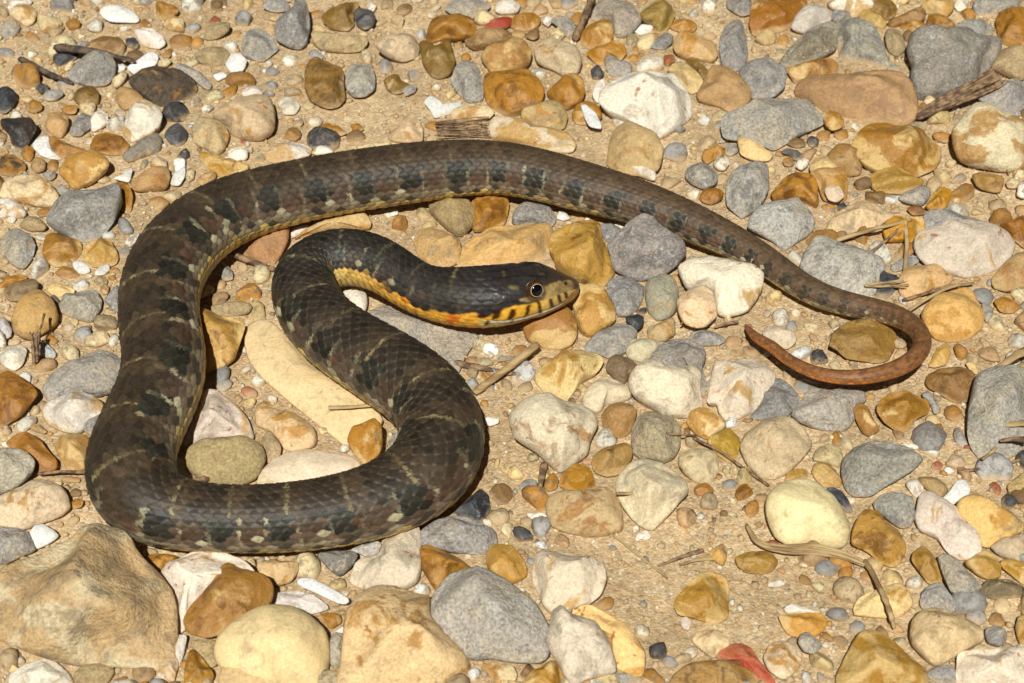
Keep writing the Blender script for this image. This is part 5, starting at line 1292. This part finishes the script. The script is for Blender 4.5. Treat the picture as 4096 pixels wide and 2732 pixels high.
# pixel positions on the whole photograph shown 2351 wide, with height above the sand in mm
TW = [
 ('twig', m_twig, .0018, .0014, 1, [(1362, -10, 5), (1340, 45, 4), (1318, 92, 2.5)], "brown stick standing out beyond the snake's broad back", 'twig'),
 ('twig', m_dark, .0016, .0009, 1, [(45, 135, 4), (110, 168, 3.5), (168, 192, 2)], "grey brown twig pointing at the smooth grey disc stone", 'twig'),
 ('twig', m_dark, .0024, .0010, .7, [(125, 108, 6), (210, 118, 7), (310, 140, 5)], "dark flat twig lying above the smooth grey disc stone", 'twig'),
 ('straw', m_straw, .0015, .0015, .8, [(1088, 902, 1.5), (1165, 845, 4.5), (1235, 790, 6.5)], "thick straw stem leaning beside the snake's coil", 'straw'),
 ('twig', m_twig, .0014, .0009, .7, [(1040, 832, 1.5), (1110, 846, 1.2), (1205, 862, 1.2)], "flat grey twig under the thick leaning straw", 'twig'),
 ('straw', m_straw, .0004, .0003, 1, [(1045, 812, 2), (1120, 830, 1.5), (1225, 815, 2.5)], "thin curved grass thread by the thick leaning straw", 'straw'),
 ('twig', m_twig, .0011, .0010, 1, [(525, 580, 4), (575, 600, 3), (640, 622, 2)], "brown twig bridging the gap behind the snake's neck bend", 'twig'),
 ('straw', m_straw, .0009, .0006, .6, [(754, 936, 5.5), (810, 934, 5.5), (880, 928, 5)], "short straw sticking out from under the snake over the cream slab", 'straw'),
 ('straw', m_straw, .0010, .0008, .8, [(1920, 552, 4), (1990, 530, 6), (2050, 515, 7), (2092, 503, 6)], "pale straw lying over the bright orange pebble", 'straw'),
 ('straw', m_straw, .0009, .0007, .8, [(2078, 505, 7), (2082, 560, 4), (2078, 620, 3), (2082, 668, 2)], "upright straw crossing the end of the pale straw", 'straw'),
 ('straw', m_twig, .0008, .0005, .8, [(1985, 590, 2), (2025, 560, 4), (2075, 515, 6)], "dull brown straw slanting under the pale straw", 'straw'),
 ('straw', m_straw, .0007, .0006, .8, [(2080, 718, 3), (2130, 685, 5), (2180, 660, 5), (2235, 650, 3)], "bent straw arching over the knobbly yellow stone", 'straw'),
 ('straw', m_twig, .0007, .0004, .8, [(2072, 690, 2), (2130, 672, 3), (2185, 655, 4), (2210, 665, 3)], "second bent stalk beneath the arching straw", 'straw'),
 ('straw', m_straw, .0004, .0003, 1, [(2258, 350, 2), (2300, 378, 2), (2318, 400, 1.5)], "thin pale thread on the sand by the big cream block", 'straw'),
 ('straw', m_straw, .0004, .0003, 1, [(2348, 368, 3), (2335, 392, 2), (2318, 420, 1.5)], "fine straw bristle by the big cream block", 'straw'),
 ('straw', m_twig, .0005, .0005, 1, [(1590, 1005, 4), (1650, 1035, 3), (1700, 1070, 2), (1765, 1115, 1.5)], "thin brown stem running past the yellow cube with red spots", 'straw'),
 ('straw', m_twig, .0004, .0003, 1, [(1515, 995, 9), (1560, 998, 7), (1600, 1000, 5)], "fine stalk lying on the round grey tan pebble", 'straw'),
 ('straw', m_straw, .0007, .0003, .4, [(1415, 1132, 9), (1480, 1135, 7), (1530, 1150, 4), (1560, 1170, 2)], "dry grass blade across the round cream pebble with worn face", 'grass'),
 ('shrivelled_leaf', m_straw, .0010, .0009, .5, [(1985, 1285, 4), (2005, 1320, 4.5), (2030, 1370, 7), (2045, 1410, 6), (2054, 1443, 2)], "bent dry stalk crossing the pale yellow bean pebble", 'leaf'),
 ('straw', m_straw, .0011, .0013, .6, [(2290, 978, 8), (2325, 974, 9), (2360, 970, 9)], "split straw resting on the big dusty grey slab", 'straw'),
 ('straw', m_twig, .0006, .0014, .6, [(2296, 1012, 8), (2325, 1008, 9), (2360, 1010, 9)], "darker pointed stalk on the big dusty grey slab", 'straw'),
 ('straw', m_straw, .0006, .0007, .8, [(2255, 1055, 6), (2280, 1035, 7), (2285, 1028, 7)], "short straw on the foot of the big dusty grey slab", 'straw'),
 ('bark_strip', m_straw, .0006, .0020, .3, [(2265, 855, 9), (2300, 838, 11), (2335, 815, 11), (2375, 795, 9)], "frayed bark strip on top of the big dusty grey slab", 'bark'),
 ('straw', m_twig, .0006, .0005, .8, [(2200, 1083, 2), (2260, 1075, 2), (2320, 1062, 2), (2360, 1048, 2)], "brown rootlet on the sand beside the snow white chip", 'straw'),
 ('straw', m_straw, .0004, .0004, 1, [(1408, 1228, 1.5), (1450, 1262, 1.3), (1505, 1305, 1), (1532, 1328, .8)], "thin straw on the bare sand below the broad buff pink pebble", 'straw'),
 ('husk', m_straw, .0003, .0011, .35, [(1560, 1298, 1.5), (1600, 1285, 2.2), (1660, 1280, 1.5)], "pale split husk on the bare sand", 'husk'),
 ('husk', m_twig, .0004, .0010, .35, [(1510, 1300, 1.2), (1560, 1280, 2), (1615, 1262, 1.5)], "brown split husk on the bare sand", 'husk'),
 ('shrivelled_leaf', m_twig, .0005, .0011, .3, [(1640, 752, 1.2), (1665, 744, 1.5), (1695, 738, 1)], "curled brown leaf scrap near the snake's tail tip", 'leaf'),
 ('straw', m_twig, .0004, .0005, .8, [(1562, 745, 4), (1600, 715, 8), (1640, 690, 9)], "stalk leaning on the chalky white block", 'straw'),
 ('twig', m_twig, .0004, .0016, .5, [(1237, 1140, 2), (1243, 1100, 4), (1250, 1062, 4)], "short dark splinter of bark near the glassy black stone", 'twig'),
 ('straw', m_twig, .0006, .0006, .9, [(88, 1088, 2), (140, 1083, 3), (200, 1085, 2)], "frayed twig poking from under the snake's outer coil", 'twig'),
 ('twig', m_twig, .0010, .0012, .8, [(428, 1108, 3), (455, 1103, 4), (480, 1098, 4)], "stub of twig beside the cracked brown oval stone", 'twig'),
 ('straw', m_twig, .0003, .0003, 1, [(576, 430, 1.5), (578, 470, 1.2), (580, 520, 1)], "hair thin rootlet behind the snake's broad back", 'straw'),
 ('straw', m_twig, .0005, .0003, 1, [(102, 720, 12), (96, 745, 10), (88, 770, 8)], "tiny thorn like twig on the plump tan pebble", 'twig'),
]
for k, (nm, mt, r0, r1, fl, pts, lb, ct) in enumerate(TW):
    P3 = [at(p) for p in pts]
    vs, qs, ts = tube_mesh(nm, P3, r0, r1, fl, seed=k, wob=.12 if nm == 'straw' else .4)
    c0 = np.array(P3[len(P3) // 2])
    tag(obj(nm, mesh_np(nm, vs - c0, qs, ts), mt, loc=c0), lb, ct)
# bundles: one root piece with several fibres
def bundle(nm, mt, paths, lb, ct):
    o = bpy.data.objects.new(nm, None); C.objects.link(o)
    c0 = np.array(at(paths[0][2][0])); o.location = c0
    for k, (r0, r1, pts) in enumerate(paths):
        vs, qs, ts = tube_mesh("fibre", [at(p) for p in pts], r0, r1, .7, ns=6, seed=k + 50)
        obj("fibre", mesh_np("fibre", vs - c0, qs, ts), mt, o)
    tag(o, lb, ct)
fr_ = random.Random(4)
def fan(x0, y0, z0, x1, y1, z1, n, w0, w1, r0, r1):
    out = []
    for k in range(n):
        t = (k / (n - 1) - .5) * 2
        pts = []
        for q_ in (0, .35, .7, 1):
            pts.append((x0 + (x1 - x0) * q_ - (y1 - y0) / 200 * t * (w0 + (w1 - w0) * q_) + fr_.uniform(-2, 2), y0 + (y1 - y0) * q_ + (x1 - x0) / 200 * t * (w0 + (w1 - w0) * q_) + fr_.uniform(-2, 2), z0 + (z1 - z0) * q_ + fr_.uniform(0, 1.5)))
        out.append((r0, r1, pts))
    return out
bundle("shrivelled_leaf", m_straw, [(.0007, .0006, [(x + dx * .3, y + dy * (1 - abs(k - 3) / 4), z + dz) for k, (x, y, z) in enumerate([(1715, 1205, 2), (1742, 1245, 3.5), (1800, 1258, 4.5), (1870, 1258, 4.5), (1940, 1274, 4), (1992, 1296, 3)])])
        for dx, dy, dz in ((0, 0, 0), (5, 7, .4), (-4, -7, .6), (8, 13, -.4), (-6, 4, .9))], "long shrivelled leaf lying along the plump cream egg stone", "leaf")
bundle("bark_root", m_twig, fan(2105, 268, 3, 2305, 170, 9, 9, 6, 22, .0011, .0005), "frayed fibrous root leaning on the largest flat grey slab", "root")
bundle("root_tuft", m_twig, fan(1000, 296, 2, 1125, 287, 3, 9, 22, 34, .0004, .0003), "dark fibrous tuft behind the snake beside the long pale bar stone", "root")
bundle("root_tuft", m_twig, fan(82, 832, 2, 82, 762, 10, 6, 6, 36, .0007, .0004), "dry spidery root crown by the large dusty grey pebble", "root")
bundle("grass_tuft", m_straw, fan(1985, 655, 3, 2085, 650, 4, 6, 4, 22, .0005, .0003), "small tuft of frayed grass between the tail and the big smooth buff white cobble", "grass")

# ------------------------------------------------------------------ loose gravel and grit
GM = 4
mw, mh = 4096 // 8, 2732 // 8
mask = np.zeros((mh, mw), bool)
yy, xx = np.mgrid[0:mh, 0:mw]
for s in specs:
    p = s['P'] / 8.0
    x0, y0 = np.maximum(np.floor(p.min(0)).astype(int), 0); x1, y1 = np.ceil(p.max(0)).astype(int) + 1
    sl = (slice(y0, min(y1, mh)), slice(x0, min(x1, mw)))
    if mask[sl].size:
        mask[sl] |= inpoly(xx[sl] + .5, yy[sl] + .5, p)
sX, sY = proj(cx)
snm = np.zeros((mh, mw), bool)
for k in range(0, sN, 12):
    rp = rr[k] * 11400 * 1.12 / 8
    x_, y_ = sX[k] / 8, sY[k] / 8
    a0, a1, b0, b1 = int(max(y_ - rp, 0)), int(max(min(y_ + rp + 1, mh), 0)), int(max(x_ - rp, 0)), int(max(min(x_ + rp + 1, mw), 0))
    if a1 > a0 and b1 > b0:
        snm[a0:a1, b0:b1] |= (yy[a0:a1, b0:b1] - y_) ** 2 + (xx[a0:a1, b0:b1] - x_) ** 2 < rp ** 2
def ico(sub):
    import bmesh
    bm = bmesh.new(); bmesh.ops.create_icosphere(bm, subdivisions=sub, radius=1)
    v = np.array([tuple(a.co) for a in bm.verts]); f = np.array([[a.index for a in c_.verts] for c_ in bm.faces]); bm.free()
    return v, f
PAL = [(('W', 'f0e6d2'), 14), (('C', 'e0cb9e'), 17), (('Y', 'e2c488'), 9), (('A', 'bd853a'), 16), (('B', '8f6a40'), 6), (('G', 'a8a39e'), 16), (('T', 'c4a880'), 16), (('P', 'c49c70'), 10), (('D', '4c4a4c'), 4), (('R', 'a8502e'), 1), (('S', 'f0ece6'), 5)]
pk = np.array([w for _, w in PAL], float); pk /= pk.sum()
pc_ = np.array([hexl(h[1], K) for h, _ in PAL])
def scatter(n, lo, hi, pw, box, sub, sink, test, vary=.25):
    """scattered bits: positions on the sand, radius from a power law"""
    v0, f0_ = ico(sub)
    x = rng.uniform(box[0], box[1], n); y = rng.uniform(box[2], box[3], n)
    r = lo + (hi - lo) * rng.random(n) ** pw
    X, Y = proj(np.stack([x, y, r * .3], 1))
    inside = (X >= 0) & (X < 4096) & (Y >= 0) & (Y < 2732)
    ix, iy = np.clip((X / 8).astype(int), 0, mw - 1), np.clip((Y / 8).astype(int), 0, mh - 1)
    keep = test(x, y, r, inside, ix, iy)
    x, y, r = x[keep], y[keep], r[keep]; n = len(x)
    sc = rng.uniform(.62, 1.35, (n, 3)); sc[:, 2] *= .78
    ang = rng.uniform(0, 2 * math.pi, n); ca, sa = np.cos(ang)[:, None], np.sin(ang)[:, None]
    tl = rng.uniform(-.5, .5, n); ct, st = np.cos(tl)[:, None], np.sin(tl)[:, None]
    # lumpy: each vertex gets its own push, the same bit keeps a facet look
    push = 1 + vary * (rng.random((n, len(v0))) - .5) * 2
    V = v0[None] * push[..., None]
    if sub > 1: V = cut(V, n)
    V = V * sc[:, None, :] * r[:, None, None]
    xa, ya, za = V[..., 0], V[..., 1], V[..., 2]
    ya, za = ya * ct - za * st, ya * st + za * ct
    xa, ya = xa * ca - ya * sa, xa * sa + ya * ca
    zz = np.array([sand_z(a, b_) if abs(a) < 1 and abs(b_) < 1 else 0 for a, b_ in zip(x, y)])
    V = np.stack([xa + x[:, None], ya + y[:, None], za + (zz + r * sink)[:, None]], -1).reshape(-1, 3)
    F = (f0_[None] + (np.arange(n) * len(v0))[:, None, None]).reshape(-1, 3)
    ci = rng.choice(len(PAL), n, p=pk)
    col = pc_[ci] * rng.uniform(.7, 1.12, (n, 1))
    return V, F, np.repeat(col, len(v0), 0)
BARE = [(2790, 2330, 330, 260), (2560, 2200, 260, 160), (1500, 420, 260, 130), (2950, 2450, 240, 200), (2350, 1950, 120, 90), (2420, 550, 120, 70), (1980, 1700, 120, 160)]
def bare(ix, iy):
    f = np.zeros(ix.shape)
    for a, b_, w, h in BARE:
        f = np.maximum(f, 1 - np.clip(((ix * 8 - a) / w) ** 2 + ((iy * 8 - b_) / h) ** 2, 0, 1.6) / 1.6)
    return f
def t_peb(x, y, r, ins, ix, iy):
    free = ~mask[iy, ix] & ~snm[iy, ix]
    # keep a little away from traced stones
    for dx, dy in ((1, 0), (-1, 0), (0, 1), (0, -1)):
        q_ = np.clip(ix + dx * 2, 0, mw - 1), np.clip(iy + dy * 2, 0, mh - 1)
        free &= ~mask[q_[1], q_[0]]
    return np.where(ins, free & (rng.random(len(x)) > bare(ix, iy) * 1.6), True)
def t_grit(x, y, r, ins, ix, iy):
    return np.where(ins, ~(mask[iy, ix] & (rng.random(len(x)) > .03)) & ~snm[iy, ix], rng.random(len(x)) < .35)
def t_out(x, y, r, ins, ix, iy):
    X, Y = proj(np.stack([x, y, np.zeros_like(x)], 1))
    return (X < -90) | (X > 4186) | (Y < -70) | (Y > 2850)
parts = []
BOX = (-0.30, 0.30, -0.16, 0.32)
occ = mask | snm
def t_pack(x, y, r, ins, ix, iy):
    """largest first, each bit only where the ground is still free"""
    keep = np.zeros(len(x), bool)
    kb = bare(ix, iy)
    luck = rng.random(len(x))
    for k in np.argsort(-r):
        if not ins[k]:
            keep[k] = luck[k] < .8
            continue
        if luck[k] < kb[k] * 1.7: continue
        rp = r[k] * 11400 / 8
        ra, rb = max(int(rp * .95), 1), max(int(rp * .62), 1)
        y0, y1, x0, x1 = max(iy[k] - rb, 0), iy[k] + rb + 1, max(ix[k] - ra, 0), ix[k] + ra + 1
        if occ[y0:y1, x0:x1].mean() > .22: continue
        occ[y0:y1, x0:x1] = True
        keep[k] = True
    return keep
def cut(V, n, k=5):
    """flat faces knocked into every bit"""
    for _ in range(k):
        d = rng.normal(size=(n, 3)); d /= np.linalg.norm(d, axis=1)[:, None]
        lim = rng.uniform(.45, .85, n)
        t = np.einsum('nvk,nk->nv', V, d) - lim[:, None]
        V = V - d[:, None, :] * np.maximum(t, 0)[..., None]
    return V
parts.append(scatter(1500, .0042, .0068, 1.6, BOX, 3, .10, t_pack, .05))
parts.append(scatter(7500, .0026, .0044, 1.6, BOX, 2, .10, t_pack, .06))
parts.append(scatter(11000, .0011, .0028, 1.5, BOX, 2, .20, t_pack, .08))
parts.append(scatter(24000, .00035, .0014, 2.6, BOX, 1, .35, t_grit, .2))
parts.append(scatter(2800, .003, .013, 2.2, (-.75, .75, -.55, .95), 2, .25, t_out, .08))
parts.append(scatter(2600, .003, .012, 2.0, (-.34, .34, -.32, .46), 2, .25, t_out, .08))
Vs, Fs, Cs, o0 = [], [], [], 0
for V, F, col in parts:
    Vs.append(V); Fs.append(F + o0); Cs.append(col); o0 += len(V)
Q4 = []
for V, Q, T, colr in stuff:
    Vs.append(V); Fs.append(T + o0); Q4.append(Q + o0); Cs.append(np.repeat(colr[None], len(V), 0)); o0 += len(V)
g = obj("loose_gravel", mesh_np("loose_gravel", np.vstack(Vs), np.vstack(Q4), np.vstack(Fs), col=np.vstack(Cs)), m_gravel)
tag(g, "mixed loose pebbles and coarse grit scattered over the sand", "gravel", kind="stuff")
